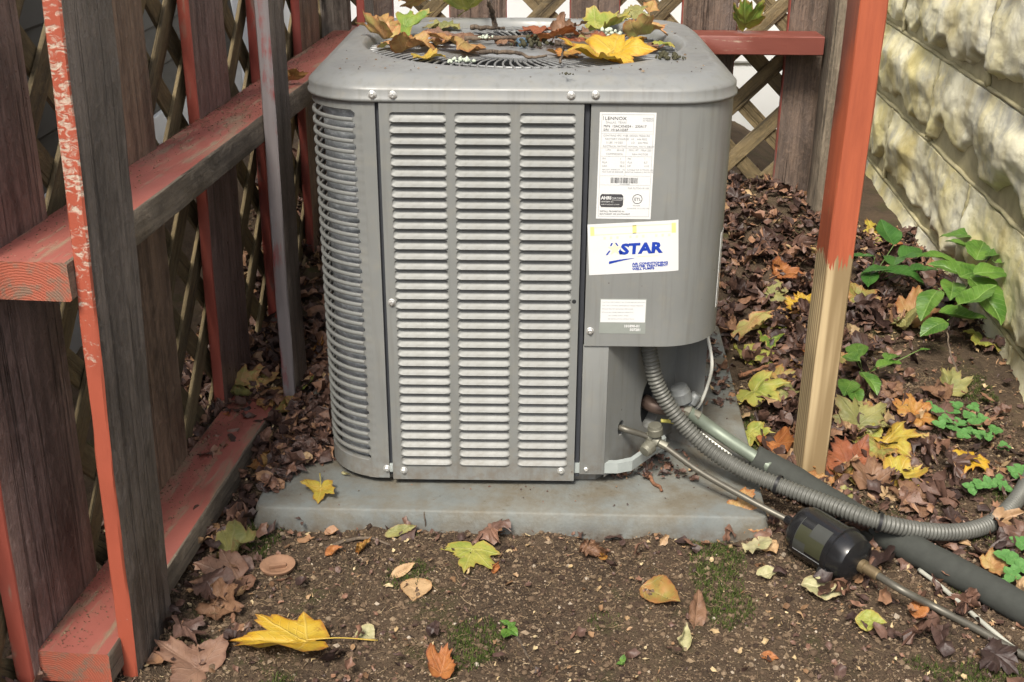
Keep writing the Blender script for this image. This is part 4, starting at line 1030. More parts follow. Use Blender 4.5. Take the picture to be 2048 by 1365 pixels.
def leaf_geo(kind, rs, size, fold=.1, bu=0., bv=0., crumple=.05, rings=6):
    """cupped, folded, crumpled leaf blade in its own frame (tip towards +y, face up), with UVs"""
    ol = outline_maple(rs) if kind == 'maple' else outline_oval(rs, .36 if kind == 'oval' else .2 if kind == 'narrow' else .27 if kind == 'lance' else .48, 1.25, .012 if kind != 'smooth' else 0)
    c = (0, .12) if kind == 'maple' else (0, .5); v = []; uv = []; ed = []; n = len(ol); o = Vector((rs.random() * 30, rs.random() * 30, rs.random() * 30))
    def put(x, y, e):
        uv.append((x, y)); ed.append(e)
        z = fold * abs(x) + crumple * (noise.noise(Vector((x * 2.3, y * 2.3, 0)) + o) + .5 * noise.noise(Vector((x * 5.5, y * 5.5, 3)) + o)) - .025 * max(0, 1 - abs(x) / .05)
        z += crumple * e * (.16 * math.sin(x * 22 + y * 17) + .9 * noise.noise(Vector((x * 3.1, y * 3.1, 8)) + o))
        X, Y, Z = x, y, z
        if bv:
            a = (y - .3) * bv; rr = 1 / bv; Y, Z = .3 + (rr - z) * math.sin(a), rr - (rr - z) * math.cos(a)
        if bu:
            a = X * bu; rr = 1 / bu; X, Z = (rr - Z) * math.sin(a), rr - (rr - Z) * math.cos(a)
        v.append(Vector((X, Y, Z)) * size)
    put(c[0], c[1], 0)
    for k in range(1, rings + 1):
        t = k / rings
        for x, y in ol: put(c[0] + (x - c[0]) * t, c[1] + (y - c[1]) * t, t ** 2)
    f = [(0, 1 + j, 1 + (j + 1) % n) for j in range(n)]
    for k in range(rings - 1):
        for j in range(n):
            a = 1 + k * n; f.append((a + j, a + n + j, a + n + (j + 1) % n, a + (j + 1) % n))
    return v, f, uv, ed
def stem_geo(rs, size, L, bend):
    ps = spline([Vector((0, .02 * size, 0)), Vector((bend * .25 * L, -.45 * L, .02 * L)), Vector((bend * .6 * L, -L, -.05 * L))], 10)
    return tube(ps, lambda i: .0009 + .0004 * abs(i / 5 - 1), 5)
def leaf(name, label, px, py, size, kind, mat, rot, tilt=0, roll=0, fold=.12, bu=.0, bv=.0, crumple=.07, stem=0., bend=.5, z=None, lift=.0, seed=None, group='fallen leaves', surf=None, asp=1., prop=0):
    """rot: heading of the tip, degrees clockwise from 'up' in the picture; tilt/roll in degrees"""
    rs = random.Random(seed if seed is not None else int(px * 7 + py * 13))
    p = surf if surf is not None else (at(px, py, z) if z is not None else atg(px, py))
    v, f, uv, ed = leaf_geo(kind, rs, size, fold, bu, bv, crumple)
    if asp != 1: v = [Vector((a.x * asp, a.y, a.z)) for a in v]
    if stem:
        sv, sf = stem_geo(rs, size, stem * size, bend); o = len(v); v += sv; f += [tuple(i + o for i in q_) for q_ in sf]; uv += [(0, .3)] * len(sv); ed += [.2] * len(sv)
    Mr = Matrix.Rotation(R(prop), 4, 'X') @ Matrix.Rotation(R(-rot), 4, 'Z') @ Matrix.Rotation(R(tilt), 4, 'X') @ Matrix.Rotation(R(roll), 4, 'Y')
    cen = Vector((0, size * (.35 if kind == 'maple' else .5), 0)); v = [Mr @ (a - cen) for a in v]
    mz = min(a.z for a in v); base = Vector((p.x, p.y, p.z - mz * .9 + .0015 + lift))
    me = mesh(name, v, f, LM[mat], smooth=180, uv=uv, attr=ed)
    o = link(name, me, None, Matrix.Translation(base)); return tag(o, label, 'leaf', group)
G1 = 'leaves on the bare soil'; G2 = 'leaves in the litter on the right'; G3 = 'leaves between fence and unit'; G4 = 'leaves on top of the air conditioner'
A = leaf
# on the bare soil in front of the pad
A('maple_leaf', 'yellow-green maple leaf lying flat on the soil in front of the pad', 938, 1122, .062, 'maple', 'lime', 190, 8, 4, .1, -.3, .2, .06, group=G1, prop=14)
A('maple_leaf', 'large golden half-folded maple leaf with long stem at the bottom left', 560, 1303, .112, 'maple', 'gold', 266, 6, 10, .12, .25, -.25, .06, stem=.85, bend=.3, group=G1, prop=2, asp=.66, seed=12)
A('maple_leaf', 'yellow maple leaf with upright stem lying on the left front corner of the pad', 640, 992, .047, 'maple', 'yellow', 178, 5, 0, .25, .6, .3, .07, stem=.8, bend=.3, z=PZ, group=G1, prop=14)
A('folded_leaf', 'orange and green folded leaf on the soil right of centre', 1322, 1196, .072, 'oval', 'greenorange', 130, 8, 18, .35, .5, .5, .08, group=G1, prop=14)
A('oval_leaf', 'flat tan oval leaf on the soil left of centre', 832, 1184, .050, 'wide', 'tan', 185, 6, 0, .10, .3, .2, .05, group=G1, prop=14)
A('narrow_leaf', 'narrow tan leaf sliver touching the tan oval leaf', 806, 1149, .042, 'narrow', 'tan', 60, 10, 20, .3, .4, .4, .05, group=G1, prop=14)
A('oval_leaf', 'small pale olive leaf lying on the soil above the long leaf stem', 733, 1272, .034, 'wide', 'pale', 130, 6, 0, .2, .6, .4, .1, group=G1, prop=14)
A('maple_leaf', 'rust-brown leaf on the soil at the bottom edge', 888, 1336, .047, 'maple', 'rust', 10, 10, 0, .35, 1., .5, .1, group=G1, prop=14)
A('leaf_scrap', 'small curled orange leaf scrap near the pad, left of centre', 728, 1100, .030, 'maple', 'orange', 40, 20, 20, .6, 2., .5, .2, group=G1, prop=14)
A('leaf_scrap', 'small curled rust leaf scrap right of the yellow-green maple leaf', 990, 1140, .028, 'oval', 'rust', 20, 15, 30, .6, 2.5, 1, .2, group=G1, prop=14)
A('leaf_scrap', 'orange-brown leaf scrap on the soil left of the curved root', 668, 1110, .030, 'oval', 'rust', 70, 12, 10, .4, 1.5, .5, .15, group=G1, prop=14)
A('maple_leaf', 'dark curled brown leaf with an orange lobe near the pad edge', 1196, 1112, .055, 'maple', 'brown', 110, 20, 20, .6, 2., 1.2, .25, group=G1, prop=14)
A('leaf_scrap', 'orange leaf tip beside the dark curled leaf', 1208, 1122, .028, 'oval', 'orange', 140, 25, 30, .6, 2, 1, .2, group=G1, prop=14)
A('oval_leaf', 'olive leaf sliver lying along the foot of the pad', 800, 1072, .05, 'narrow', 'olive', 75, 10, 30, .3, .6, .4, .1, group=G1, prop=14)
A('leaf_scrap', 'rust scrap at the bottom of the picture near the right', 1538, 1318, .026, 'oval', 'rust', 110, 8, 0, .3, .8, .5, .1, group=G1, prop=14)
A('leaf_scrap', 'brown leaf half buried in the soil right of the seedling', 1392, 1238, .07, 'narrow', 'brown', 10, 10, 20, .3, .6, .2, .1, group=G1, prop=14)
A('leaf_scrap', 'pale curled leaf on the soil at the bottom right', 1365, 1290, .04, 'oval', 'pale', 10, 20, 30, .5, 2, 1, .2, group=G1, prop=14)
# along the fence and between fence and unit
A('maple_leaf', 'curled olive leaf hanging over the foot of the lower rail', 487, 1108, .075, 'maple', 'olive', 80, 28, 10, .5, 1.3, 1.2, .12, group=G3, prop=12)
A('oval_leaf', 'tan curled leaf strip below the curled olive leaf', 486, 1192, .04, 'narrow', 'tan', 190, 15, 20, .6, 2.5, .5, .1, group=G3, prop=12)
A('maple_leaf', 'large pinkish-brown leaf lying in the shade of the lower rail', 438, 1172, .085, 'maple', 'pinkbrown', 240, 6, 0, .15, .3, .3, .06, group=G3, prop=12)
A('maple_leaf', 'pinkish-brown leaf with a hole at the bottom left corner', 372, 1332, .080, 'maple', 'pinkbrown', 300, 5, 0, .12, .3, .2, .05, group=G3, prop=12)
A('maple_leaf', 'dark pink-brown crumpled leaf beside the lower rail', 452, 1222, .065, 'maple', 'brown', 120, 10, 14, .4, .9, .7, .16, group=G3, prop=12)
A('maple_leaf', 'green maple leaf propped against the corner of the unit', 602, 806, .060, 'maple', 'green', 150, 40, -14, .5, .9, .3, .1, lift=.012, group=G3, prop=12)
A('maple_leaf', 'crumpled peach and green leaf below the propped green leaf', 574, 836, .060, 'maple', 'peach', 200, 22, 10, .7, 2.2, 1.2, .22, lift=.006, group=G3, prop=12)
A('oval_leaf', 'curled tan leaf at the end of the lower rail', 545, 890, .062, 'oval', 'tan', 175, 20, 30, 1., 3., .8, .12, group=G3, prop=12)
A('oval_leaf', 'curled brown leaf at the end of the lower rail', 523, 895, .055, 'oval', 'brown', 160, 20, -20, 1., 3., .8, .12, group=G3, prop=12)
A('maple_leaf', 'amber curled leaf between the lower rail and the pad', 527, 945, .062, 'maple', 'tanorange', 215, 25, 20, .8, 2., 1., .12, group=G3, prop=12)
A('maple_leaf', 'brown crumpled leaf beside the amber curled leaf', 548, 985, .05, 'maple', 'brown', 250, 12, 10, .5, 1.5, 1.2, .2, group=G3, prop=12)
A('maple_leaf', 'orange crumpled leaf in the gap behind the propped green leaf', 636, 715, .05, 'maple', 'orange', 20, 30, 20, .7, 2., 1., .2, group=G3, prop=12)
A('leaf_scrap', 'yellow leaf scrap against the coil guard', 642, 792, .035, 'oval', 'yellow', 10, 40, 20, .4, 1, .3, .1, group=G3, prop=12)
A('leaf_scrap', 'cream curled leaf scrap at the foot of the coil guard', 696, 952, .028, 'narrow', 'pale', 120, 10, 30, .8, 3., 1., .1, z=PZ, group=G3, prop=12)
A('maple_leaf', 'olive-brown curled leaf lying on the far end of the lower rail', 490, 806, .05, 'maple', 'olive', 110, 15, 10, .8, 1.6, 1.2, .15, lift=.01, group=G3, prop=12)
A('maple_leaf', 'amber curled leaf lying on the upper rail beside the lid', 596, 166, .05, 'maple', 'tanorange', 95, 15, 30, .9, 1.6, 1., .12, z=.541, group=G3, prop=12)
# in the litter on the right
T = [
 ('maple_leaf', 'yellow-green leaf nearest the bare grey post', 1548, 478, .055, 'maple', 'lime', 80, 22, 10, .5, 1.0),
 ('maple_leaf', 'orange and green leaf close to the unit, below the nearest yellow-green leaf', 1482, 522, .05, 'maple', 'greenorange', 300, 18, 0, .4, .9),
 ('maple_leaf', 'olive leaf with orange lobe left of the post', 1527, 545, .058, 'maple', 'olive', 330, 16, 15, .6, 1.2),
 ('maple_leaf', 'brown crumpled leaf left of the post, right of the olive leaf', 1575, 570, .055, 'maple', 'rust', 100, 20, 20, .6, 1.8),
 ('maple_leaf', 'green leaf with a tan crumpled lobe close to the unit', 1492, 592, .048, 'maple', 'greenorange', 230, 10, 0, .6, 1.4),
 ('maple_leaf', 'small dull olive leaf above the large green maple leaf', 1552, 605, .04, 'maple', 'olive', 90, 20, 10, .5, 1.2),
 ('maple_leaf', 'bright yellow star-shaped leaf touching the left edge of the post', 1600, 622, .052, 'maple', 'gold', 355, 14, -10, .25, .5),
 ('maple_leaf', 'large green maple leaf left of the post', 1562, 660, .066, 'maple', 'lime', 185, 14, 5, .25, .5),
 ('maple_leaf', 'tan and green curled leaf above the pad edge', 1508, 682, .052, 'maple', 'peach', 160, 18, 25, .8, 2.),
 ('maple_leaf', 'dark green shaded leaf lobe below the large green maple leaf', 1540, 698, .042, 'maple', 'green', 190, 8, 0, .5, 1.),
 ('maple_leaf', 'orange and green leaf beside the post, right of the pad edge', 1565, 775, .055, 'maple', 'greenorange', 70, 14, 0, .3, .8),
 ('maple_leaf', 'pale green leaf lying over the right edge of the pad', 1524, 806, .060, 'maple', 'lime', 135, 10, 12, .5, .9),
 ('maple_leaf', 'crinkled orange-brown leaf between the pad and the foot of the post', 1553, 908, .056, 'maple', 'rust', 175, 12, 10, .5, 1.6),
 ('maple_leaf', 'orange and green leaf behind the right edge of the post', 1706, 606, .052, 'maple', 'greenorange', 330, 20, 0, .4, .8),
 ('maple_leaf', 'yellow shrivelled leaf at the wall behind the post', 1738, 474, .045, 'maple', 'yellow', 330, 25, 20, .7, 2.),
 ('maple_leaf', 'large orange-brown leaf under the big green weed', 1842, 648, .070, 'maple', 'tanorange', 60, 18, 0, .5, .9),
 ('maple_leaf', 'olive folded leaf beside the large orange-brown leaf', 1806, 668, .060, 'maple', 'olive', 200, 20, 30, .9, 1.2),
 ('maple_leaf', 'yellow-green maple leaf leaning at the foot of the stone wall', 1958, 702, .062, 'maple', 'lime', 215, 24, -8, .2, .4),
 ('maple_leaf', 'dull green leaf above the clover patch', 1898, 784, .055, 'maple', 'olive', 20, 14, 20, .7, 1.0),
 ('maple_leaf', 'grey-olive curled leaf right of the post', 1716, 855, .060, 'maple', 'olive', 10, 16, 10, .7, 1.6),
 ('maple_leaf', 'rust and yellow leaf left of the clover patch', 1832, 842, .050, 'maple', 'orange', 60, 14, 10, .5, 1.2),
 ('maple_leaf', 'yellow and green leaf right of the foot of the post', 1788, 906, .060, 'maple', 'yellow', 150, 16, 10, .4, .7),
 ('maple_leaf', 'pale yellow crumpled leaf right of the red-brown leaf', 1814, 968, .056, 'maple', 'yellow', 80, 10, 0, .4, 1.),
 ('maple_leaf', 'red-brown maple leaf right at the foot of the post', 1686, 938, .064, 'maple', 'redbrown', 350, 14, 0, .3, .6),
 ('maple_leaf', 'dull brown leaf between the red-brown and pale yellow leaves', 1742, 968, .055, 'maple', 'brown', 20, 8, 0, .3, .8),
 ('maple_leaf', 'bright golden leaf near the right edge, above the conduit bend', 1940, 940, .046, 'maple', 'gold', 215, 10, 0, .3, .8),
 ('maple_leaf', 'brown leaf lying against the conduit above the drier', 1815, 1012, .055, 'maple', 'brown', 280, 6, 0, .2, .6),
 ('maple_leaf', 'pale yellow leaf lying below the filter drier', 1642, 1192, .052, 'oval', 'pale', 110, 10, 0, .3, .6),
 ('oval_leaf', 'beige curled oak leaf in front of the pad corner', 1512, 1110, .055, 'oval', 'pale', 200, 15, 20, .6, 1.6),
 ('oval_leaf', 'small cream leaf beside the beige curled oak leaf', 1538, 1106, .030, 'wide', 'tan', 150, 18, 0, .4, 1.2),
 ('leaf_scrap', 'yellow leaf chip below the cream leaf', 1534, 1158, .034, 'oval', 'pale', 85, 8, 0, .4, 1.4),
 ('leaf_scrap', 'rust chip right of the thin copper line', 1836, 1232, .036, 'oval', 'rust', 30, 10, 0, .3, .6),
 ('leaf_scrap', 'green and yellow curled chip left of the thin copper line', 1738, 1258, .040, 'oval', 'lime', 110, 14, 20, .6, 1.6),
 ('maple_leaf', 'orange-brown leaf at the right end of the stone wall foot', 1990, 1142, .03, 'maple', 'tanorange', 60, 10, 0, .3, 1.),
 ('leaf_scrap', 'rust curled strip leaning on the front right of the pad', 1374, 1060, .05, 'narrow', 'rust', 125, 18, 20, .6, 1.2),
 ('maple_leaf', 'tan veined curled leaf against the pad corner', 1492, 1058, .045, 'maple', 'tanorange', 80, 20, 20, .7, 1.6),
]
for i_, (nm, lb, x, y, s_, k, m, r_, ti, ro_, fo, bu) in enumerate(T): A(nm, lb, x, y, s_ * (1.2 if nm == 'maple_leaf' else 1.05), k, m, r_, ti * .8, ro_, fo * .6, -bu * .6 if i_ % 3 else bu * .6, -bu * .5 if i_ % 2 else bu * .4, .14, prop=14, lift=.005, stem=.35 if nm == 'maple_leaf' and int(x) % 2 else 0, group=G2)
# leaves on the lid (z .667, guard .655)
ZL = .664
T = [
 ('tan and orange crumpled leaf at the left rim of the lid', 752, 78, .060, 'maple', 'peach', 300, 28, 18, .8, 1.6),
 ('orange dry lobe sticking up at the left rim of the lid', 768, 60, .042, 'maple', 'tanorange', 340, 50, 10, .6, 1.4),
 ('green curled leaf near the left of the fan guard', 832, 76, .055, 'maple', 'green', 90, 40, 16, .9, 2.0),
 ('yellow and orange leaf below the green curled leaf on the lid', 832, 108, .055, 'maple', 'tanorange', 100, 26, -10, .8, 1.8),
 ('large tan maple leaf lying over the front of the fan guard', 905, 104, .078, 'maple', 'tanorange', 280, 22, 6, .35, .8),
 ('dark pink-brown leaf under the large tan maple leaf', 885, 84, .052, 'maple', 'pinkbrown', 330, 12, 10, .4, .8),
 ('ribbed green leaf standing at the back rim of the lid', 945, 40, .078, 'maple', 'lime', 160, 52, 0, .8, 1.2),
 ('pink-edged leaf leaning on the lattice behind the lid', 845, 22, .06, 'maple', 'peach', 200, 50, 30, .8, 1.0),
 ('rust leaf standing in the middle of the fan guard', 1104, 98, .052, 'maple', 'rust', 190, 40, 14, .6, 1.6),
 ('brown crumpled leaf behind the rust leaf', 1135, 72, .045, 'maple', 'brown', 30, 25, 10, .7, 1.8),
 ('large bright yellow maple leaf at the right front of the fan guard', 1178, 122, .080, 'maple', 'gold', 275, 30, 6, .6, .9),
 ('golden leaf with green veins right of the bright yellow leaf', 1248, 118, .062, 'maple', 'gold', 60, 34, 10, .9, 1.8),
 ('broad yellow-green leaf at the back right of the lid', 1222, 58, .075, 'maple', 'lime', 85, 24, 0, .4, .8),
 ('small green leaf stub behind the broad yellow-green leaf', 1272, 38, .045, 'maple', 'olive', 40, 45, 0, .6, 1.4),
 ('small tan curled leaf at the back right corner of the lid', 1302, 32, .032, 'oval', 'tanorange', 20, 50, 20, 1., 2.5),
 ('green and pink crumpled leaf at the right of the fan guard', 1296, 86, .058, 'maple', 'peach', 120, 30, -14, .8, 1.4),
 ('dark brown leaf under the green and pink leaf', 1288, 106, .05, 'maple', 'brown', 100, 14, 0, .5, 1.0),
 ('brown shaded leaf behind the bright yellow leaf', 1215, 98, .055, 'maple', 'redbrown', 40, 20, 10, .5, 1.2),
 ('flat tan leaf lying on the left of the fan guard', 862, 96, .055, 'maple', 'tanorange', 200, 10, 0, .3, .6),
 ('dull brown leaf lying beside the fan hub', 1022, 92, .04, 'maple', 'brown', 80, 8, 0, .4, 1.0),
 ('olive leaf lying between the yellow leaf and the lichen', 1195, 92, .05, 'maple', 'olive', 150, 12, 0, .4, .8),
 ('rust-edged leaf under the golden leaf on the lid', 1228, 108, .055, 'maple', 'tanorange', 20, 10, 0, .4, .9),
 ('brown leaf scrap between the twigs on the fan guard', 1150, 98, .045, 'maple', 'redbrown', 250, 10, 0, .5, 1.2),
 ('peach leaf scrap at the left rim of the fan guard', 798, 98, .045, 'maple', 'peach', 130, 14, 0, .5, 1.2),
 ('yellowed flat leaf lying at the front rim left of the centre of the guard', 862, 122, .042, 'maple', 'yellow', 120, 4, 0, .2, .5),
 ('brown flat leaf lying behind the large tan maple leaf', 930, 84, .045, 'maple', 'brown', 60, 4, 0, .3, .6),
 ('olive flat leaf at the back left of the fan guard', 880, 60, .05, 'maple', 'olive', 240, 6, 0, .3, .6),
 ('orange flat leaf right of the rust leaf on the guard', 1128, 112, .04, 'maple', 'orange', 330, 5, 0, .3, .6),
 ('red-brown flat leaf behind the long twig', 1075, 66, .042, 'maple', 'redbrown', 20, 5, 0, .3, .7),
 ('small yellow-green leaf at the right rim of the guard', 1322, 98, .036, 'maple', 'lime', 80, 6, 0, .3, .6),
 ('brown shrivelled leaf left of the pale lichen on the lid', 1160, 84, .04, 'maple', 'brown', 310, 18, 10, .7, 2.),
]
for i_, (lb, x, y, s_, k, m, r_, ti, ro_, fo, bu) in enumerate(T): A('maple_leaf', lb, x, y, s_ * 1.12, k, m, r_, ti * .45, ro_, fo * .5, -bu * .7 if i_ % 3 else bu * .5, -bu * .45 if i_ % 2 else bu * .3, .15, z=.657 if math.hypot(at(x, y, .66).x - XC, at(x, y, .66).y - YC) < RF - .03 else .666, stem=.4 if int(x) % 3 == 0 else 0, group=G4)
A('maple_leaf', 'green leaf with yellow edge caught on the back fence rail', 1520, 40, .09, 'maple', 'green', 200, 60, 0, .5, .8, .4, .1, surf=Vector((.545, 1.31, .54)), group='leaves caught on the fence')

rq = random.Random(77)
ORD = ['leftmost', 'second from the left', 'third from the left', 'fourth from the left', 'fifth from the left', 'sixth from the left', 'seventh from the left', 'eighth from the left', 'ninth from the left', 'tenth from the left', 'eleventh from the left', 'twelfth from the left']
CN = dict(olive='olive', tanorange='tan-orange', rust='rust', brown='brown', peach='peach', greenorange='green-orange', lime='yellow-green', pinkbrown='pinkish-brown')
def half_buried(rx, ry, n, kinds, ok, where, group, lift):
    jobs = []
    for i_ in range(n):
        x, y = rq.uniform(*rx), rq.uniform(*ry); m = kinds[i_ % len(kinds)]
        if where.startswith('right') and y > 640 and x > 1880: x -= 250
        if ok(atg(x, y)): jobs.append((m, x, y))
    jobs.sort(); seen = {}
    for m, x, y in jobs:
        k = seen.get(m, 0); seen[m] = k + 1
        if k >= len(ORD): continue
        A('half_buried_leaf', '%s of the small %s half-buried leaves %s' % (ORD[k], CN[m], where), x, y, rq.uniform(.034, .056), rq.choice(('maple', 'maple', 'maple', 'oval')), m, rq.random() * 360, rq.uniform(-14, 14), rq.uniform(-20, 20), .3, rq.uniform(-1.5, 1.2), rq.uniform(-1.2, 1.2), .18, lift=lift, group=group, prop=12)
half_buried((1460, 2030), (470, 1010), 64, ('olive', 'tanorange', 'lime', 'brown', 'peach', 'greenorange', 'lime', 'rust'), lambda p: .43 < p.x < .98 + FS * (p.y - .49), 'right of the pad', 'half-buried leaves', .003)
half_buried((440, 650), (690, 1000), 18, ('tanorange', 'rust', 'brown', 'pinkbrown', 'peach'), lambda p: p.x < -.345, 'between fence and unit', 'half-buried leaves by the fence', .006)
# twigs, moss and lichen on the lid
def twig(label, pts, rad, mat='bark', name='twig', seg=30, group=None):
    ps = spline(pts, seg); ps = [p + Vector((noise.noise(p * 70), noise.noise(p * 83 + Vector((3, 0, 0))), noise.noise(p * 91) * .6)) * rad * .8 for p in ps]
    v, f = tube(ps, lambda i: rad * (1.05 - .5 * i / seg) * (1 + .3 * noise.noise(ps[i] * 200)), 7); o = new(name, v, f, M[mat], None, smooth=180)
    return tag(o, label, 'twig', group)
twig('long bare twig lying across the fan guard', [at(930, 77, .670), at(1020, 76, .669), at(1100, 72, .672), at(1190, 66, .674)], .0042, group='twigs on the lid')
twig('lichened twig at the back of the fan guard', [at(942, 55, .668), at(985, 56, .670), at(1010, 58, .668)], .0045, group='twigs on the lid')
twig('budded twig lying on the front of the fan guard hub', [at(960, 104, .666), at(1030, 106, .668), at(1065, 116, .668), at(1092, 112, .669)], .0038, group='twigs on the lid')
twig('pale thin twig standing beside the rust leaf', [at(1120, 125, .668), at(1125, 108, .675), at(1130, 90, .69)], .0022, group='twigs on the lid')
twig('grey bark stick leaning at the back rim of the lid', [at(990, 56, .668), at(985, 30, .690), at(976, 2, .73)], .0048, group='twigs on the lid')
twig('dark stick beneath the yellow leaves on the lid', [at(1110, 88, .667), at(1200, 90, .669), at(1290, 100, .67)], .005, group='twigs on the lid')
def clump(name, label, px, py, z, size, mat, n=26, cat='moss', group=None, flat=.5):
    rs = random.Random(int(px)); c = at(px, py, z); v = []; f = []
    for k in range(n):
        a = rs.random() * 6.28; d = rs.random() ** .6 * size; h = size * flat * (1 - d / size) * rs.random()
        rr = size * rs.uniform(.10, .26); o = len(v); bm = bmesh.new(); bmesh.ops.create_icosphere(bm, subdivisions=1, radius=rr)
        for q_ in bm.verts: v.append(c + Vector((d * math.cos(a) * 1.5, d * math.sin(a), h + rr * .4)) + q_.co * rs.uniform(.7, 1.3))
        bm.verts.index_update(); f += [tuple(o + i.index for i in q_.verts) for q_ in bm.faces]; bm.free()
    o = new(name, v, f, M[mat], None, smooth=180); return tag(o, label, cat, group)
clump('moss_clump', 'dark moss clump on the right front of the lid', 1332, 116, .668, .018, 'mossclump', group='moss on the lid')
clump('moss_clump', 'small dark moss tail beside the moss clump on the lid', 1360, 118, .668, .010, 'mossclump', 14, group='moss on the lid')
clump('moss_clump', 'brown moss lump in the centre of the fan guard', 1064, 90, .664, .024, 'mossclump', 34, group='moss on the lid', flat=.8)
clump('moss_clump', 'tiny black moss scrap on the front of the lid', 1131, 149, .668, .008, 'mossclump', 12, group='moss on the lid', flat=.3)
clump('lichen', 'pale green lichen on the twigs at the right of the fan guard', 1215, 72, .672, .017, 'lichen', 30, 'lichen', 'lichen on the lid', .9)
clump('lichen', 'white lichen tuft at the front rim of the fan guard', 922, 126, .664, .015, 'lichen', 26, 'lichen', 'lichen on the lid', .8)
clump('lichen', 'pale lichen crust at the left end of the long twig', 972, 76, .672, .010, 'lichen', 16, 'lichen', 'lichen on the lid', .6)
# dirt specks on the lid
rs = random.Random(5); v = []; f = []
for k in range(420):
    x, y = XC + rs.uniform(-.30, .30), YC + rs.uniform(-.30, .30); d = math.hypot(x - XC, y - YC)
    if d < RF + .012 or max(abs(x - XC), abs(y - YC)) > .285: continue
    s_ = rs.uniform(.0006, .0022) * (2 if rs.random() < .08 else 1); o = len(v); a = rs.random() * 6
    z = .6668
    v += [(x + s_ * math.cos(a + t) * (1.6 if t < 1 else 1), y + s_ * math.sin(a + t), z) for t in (0, 2.1, 4.2)] + [(x, y, z + s_ * .8)]; f += [(o, o + 1, o + 3), (o + 1, o + 2, o + 3), (o + 2, o, o + 3)]
dk = new('dirt_specks', v, f, M['crumb'], None, smooth=None); tag(dk, 'dirt specks scattered over the lid', 'dirt', kind='stuff')

# twigs, root and shell on the ground
twig('rusty brown stick leaning out of the valve recess', [at(1236, 905, .0), at(1248, 870, .03), at(1258, 845, .06)], .0055, 'rust', group='sticks by the unit')
twig('rusty brown stick lying inside the kinked bracket', [at(1232, 915, .0), at(1270, 908, .004), at(1308, 902, .01)], .005, 'rust', group='sticks by the unit')
twig('brown stick on the pad in front of the kinked bracket', [at(1288, 945, PZ + .004), at(1308, 965, PZ + .004), at(1325, 982, PZ + .004)], .004, 'rust', group='sticks by the unit')
twig('pale curved root on the soil in front of the pad', [atg(650, 1098), atg(700, 1080, .006), atg(745, 1078, .006), atg(782, 1092)], .0035, 'w_grey' if False else 'bark', 'root')
twig('brown twig below the seedling', [atg(1030, 1262), atg(1046, 1295, .003), atg(1062, 1325)], .003, 'bark')
twig('long thin twig rising at the foot of the stone wall', [atg(1935, 785), at(1905, 720, .0), at(1893, 660, .04)], .003, 'bark')
twig('pale twig standing in the leaf pile behind the unit', [atg(1545, 470, .0), at(1556, 440, gz(.6, 1.1) + .04), at(1568, 432, gz(.6, 1.1) + .06)], .0025, 'straw')
twig('pale leaning twig by the bare grey post', [atg(1565, 475, .0), at(1585, 455, gz(.6, 1.1) + .03), at(1602, 440, gz(.6, 1.1) + .06)], .0025, 'straw')
twig('rust stick lying in the litter between pad and post', [atg(1478, 752, .012), atg(1520, 738, .02), atg(1562, 725, .02)], .005, 'rust')
twig('dark thin sprig standing against the front of the pad', [at(850, 1062, -.05), at(851, 1045, -.03), at(848, 1024, -.014)], .0014, 'bark')
wc_ = atg(556, 1141)
v, f = lathe([(.010, 0), (.020, .003), (.0235, .010), (.0235, .0135), (.021, .0140), (.0165, .012), (.010, .007), (.001, .006)], 22)
v = [Matrix.Translation(wc_) @ Matrix.Rotation(R(15), 4, 'Z') @ Matrix.Rotation(R(14), 4, 'X') @ Vector((p.x * 1.15, p.y * .86, p.z + .001 * noise.noise(p * 200))) for p in v]
wn = new('walnut_shell', v, f, M['walnut'], None, smooth=60); tag(wn, 'empty brown half of a walnut shell on the soil by the lower rail', 'nut shell')
v, f = box(-.013, .013, -.0022, .0022, .004, .0135, .001)
new('septum', [Matrix.Translation(wc_) @ Matrix.Rotation(R(15), 4, 'Z') @ Matrix.Rotation(R(14), 4, 'X') @ Vector(p) for p in v], f, M['walnut'], wn)

# ------------------------------------------------------------------ weeds
def plant(name, label, cat, base, leaves, mat, kind='wide', group=None, stems=None):
    """leaves: (px, py, z, size, heading, tilt)"""
    t = thing(name, label, cat, base, group)
    for i, (px, py, z, s_, rot, tilt) in enumerate(leaves):
        s_ *= 1.32 if s_ > .025 else 1; rs = random.Random(int(px * 3 + py)); v, f, uv, ed = leaf_geo(rs.choice(('oval', 'lance', 'lance')) if s_ > .055 else rs.choice((kind, 'oval')), rs, s_ * (1.12 if s_ > .05 else 1), .22, rs.uniform(-.5, .6), rs.uniform(-.9, .5), .05, 5)
        Mr = Matrix.Rotation(R(-rot), 4, 'Z') @ Matrix.Rotation(R(tilt), 4, 'X') @ Matrix.Rotation(R(rs.uniform(-12, 12)), 4, 'Y'); c = Vector((0, s_ * .5, 0)); p = at(px, py, z)
        v = [Mr @ (a - c) + p for a in v]
        link('leaf', mesh('leaf', v, f, LM[mat], smooth=180, uv=uv, attr=ed), t)
        foot = Mr @ (-c) + p
        st = stems(p) if stems else base
        ps = spline([foot, foot.lerp(st, .5) + Vector((0, 0, -.004)), st], 8); vv, ff = tube(ps, .0011, 5); new('stem', vv, ff, M['greenstem'], t, smooth=180)
    return t
M['greenstem'] = m_plain('green_stem', (.12, .19, .05), .6, 0, .2, 60, 0)
def stalk(t, pts, r_=.002):
    ps = spline(pts, 24); v, f = tube(ps, lambda i: r_ * (1.2 - .5 * i / 24), 7); new('stem', v, f, M['bark'], t, smooth=180); return ps
b0 = atg(1898, 664); top = at(1945, 555, .10); tip = at(2012, 470, .19)
sps = spline([b0, at(1920, 610, .05), top, at(1985, 510, .15), tip], 20)
